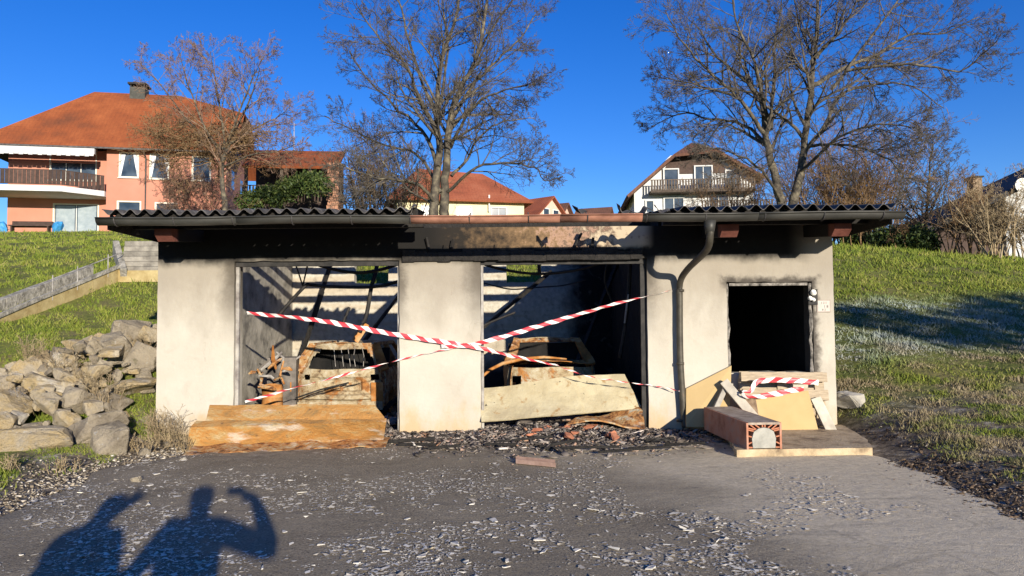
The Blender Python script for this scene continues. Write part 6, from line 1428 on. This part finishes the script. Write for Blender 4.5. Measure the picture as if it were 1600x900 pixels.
rn = np.random.default_rng(8)
def wedge(n_, s0, s1, y0, y1, pw=1.0):
    Y_ = 1 / rn.uniform(1 / y1, 1 / y0, n_); return rn.uniform(s0, s1, n_) * Y_, Y_
X_, Y_ = wedge(300000, .36, .86, 5.2, 31)
ok = (X_ > 4.3 + .12 * np.sin(Y_ * 3)) & ~((X_ < 4.62) & (Y_ > 10.4) & (Y_ < 16.3)) & ~((X_ < 4.75) & (Y_ > 8.4) & (Y_ < 10.5))
patch_ = np.sin(X_ * 2.3 + Y_ * 1.1) * np.sin(Y_ * 1.9 - X_) + rn.normal(0, .5, len(X_))
ok &= (X_ > 4.9 + .35 * patch_) | (Y_ > 10.6)
ok &= (patch_ > -1.0)
grass('grass_slope', 'short wintry grass with frost on the slope right of the garage', X_[ok], Y_[ok], 1)
X_, Y_ = wedge(260000, -.95, -.40, 5.0, 45)
ok = (X_ < -4.6 + .12 * np.sin(Y_ * 3)) & ~((X_ > -5.1) & (Y_ > 10.4) & (Y_ < 16.3))
ok &= (X_ < -5.1 + .35 * np.sin(X_ * 5 + Y_ * 3) + rn.normal(0, .25, len(X_))) | (Y_ > 9.8)
grass('grass_slope', 'short green grass on the slope left of the garage', X_[ok], Y_[ok], 2, .032)
X_, Y_ = rn.uniform(-5, 5, 26000), rn.uniform(16.4, 23, 26000); grass('grass_bank', 'green grass bank seen through the rear windows', X_, Y_, 3)
# tall dry weeds by the left pier and stones
rg = random.Random(13)
for k_, (px, py, n_, h_) in enumerate(((262, 692, 26, .42), (286, 700, 18, .34), (248, 684, 18, .36), (232, 700, 16, .22), (200, 700, 16, .2), (20, 735, 18, .16), (100, 730, 16, .15))):
    p = G(px, py, .06); st = []
    for i in range(n_):
        a = rg.uniform(0, 6.28); r_ = rg.uniform(0, .16); b = Vector((p.x + r_ * math.cos(a), p.y + r_ * math.sin(a), 0)); b.z = H(b.x, b.y)
        st.append((b, (rg.uniform(-.5, .5), rg.uniform(-.5, .5), 1), h_))
    tangle('weed_clump', ('dry weeds at the left pier, nearest the orange sheet', 'dry weeds left of the orange sheet corner', 'dry weeds against the outer edge of the left pier', 'low weeds right of the stone heap', 'low weeds before the blocky stone', 'low weeds at the far left of the asphalt edge', 'low weeds before the flat grey slab')[[1, 0, 2, 3, 4, 5, 6][k_]], (p.x, p.y, H(p.x, p.y)), st, [(5, 3, 4, .4, .12, .02, R(40)), (4, 3, 2, .5, .25, .02, R(45)), (3, 3, 0, .4, .2, 0, 1)], 70 + k_, 'straw', .006, 'weeds')
for k_ in range(9):
    px = 20 + k_ * 25; Yw = 9.8 + (k_ * 37 % 20) / 10; p = P(px, 600, Yw); st = []
    for i in range(14):
        a = rg.uniform(0, 6.28); r_ = rg.uniform(0, .12); b = Vector((p.x + r_ * math.cos(a), Yw + r_ * math.sin(a), 0)); b.z = H(b.x, b.y) + .1
        st.append((b, (rg.uniform(-.5, .5), rg.uniform(-.5, .5), 1), .42))
    o = tangle('weed_clump', 'dry stalks poking out between the heaped stones', (p.x, Yw, H(p.x, Yw)), st, [(5, 3, 4, .4, .12, .02, R(40)), (4, 3, 2, .5, .25, .02, R(45)), (3, 3, 0, .4, .2, 0, 1)], 170 + k_, 'straw', .006, 'weeds'); o['group'] = 'dry stalks among the heaped stones'
# fallen leaves and pale scraps in the grass on the right
n = 260; X_, Y_ = wedge(n, .40, .80, 6, 15); ok = (X_ > 4.7) ; X_, Y_ = X_[ok], Y_[ok]; S = rn.uniform(.012, .035, len(X_))
V_ = flake_shapes(np.stack([X_, Y_], -1), S, rn) + np.stack([X_, Y_, Hraw(X_, Y_) + .045], -1)[:, None, :]
tag(link('grass_scraps', fast_mesh('grass_scraps', V_.reshape(-1, 3), np.arange(len(X_) * 6).reshape(-1, 6), 6), FLAKE), 'pale burnt scraps scattered in the grass on the right', 'scraps', kind='stuff')
# soil clods along the asphalt edges
n = 5200; Y_ = rn.uniform(5.5, 9.9, n); sR = rn.random(n) < .6
X_ = np.where(sR, np.array([edgeR(v) for v in Y_]) + rn.normal(.25, .26, n), np.array([edgeL(v) for v in Y_]) - np.abs(rn.normal(.1, .45, n)))
sz = np.clip(np.exp(rn.normal(-4.6, .55, n)), .003, .03); D = np.stack([sz * 1.8, sz, sz * .45], -1)
t = NT('soil_clods', .95); SOIL = t.color(t.ramp(t.island(), [(0, (0.03, 0.02, 0.012)), (.6, (0.09, 0.06, 0.038)), (.93, (0.16, 0.11, 0.07)), (1, (0.4, 0.36, 0.3))]))
okc = ~((X_ > 2.4) & (Y_ > 8.3) & (X_ < 4.6))
Cc = np.stack([X_, Y_, np.maximum(Hraw(X_, Y_), .0) + .012], -1)
chips('soil_clods', 'dark soil clods along the right edge of the asphalt', 'soil', Cc[okc & sR], D[okc & sR], SOIL, 15)
t = NT('tan_grit', .95); GRIT = t.color(t.ramp(t.island(), [(0, (0.10, 0.075, 0.05)), (.35, (0.26, 0.21, 0.145)), (.75, (0.42, 0.36, 0.27)), (1, (0.66, 0.61, 0.52))]))
chips('tan_grit', 'tan grit and pale crumbs along the left edge of the asphalt', 'grit', Cc[~sR], D[~sR], GRIT, 16)

for o in list(SC.objects):
    if o.parent is None and 'category' in o and 'kind' not in o: o['kind'] = 'thing'
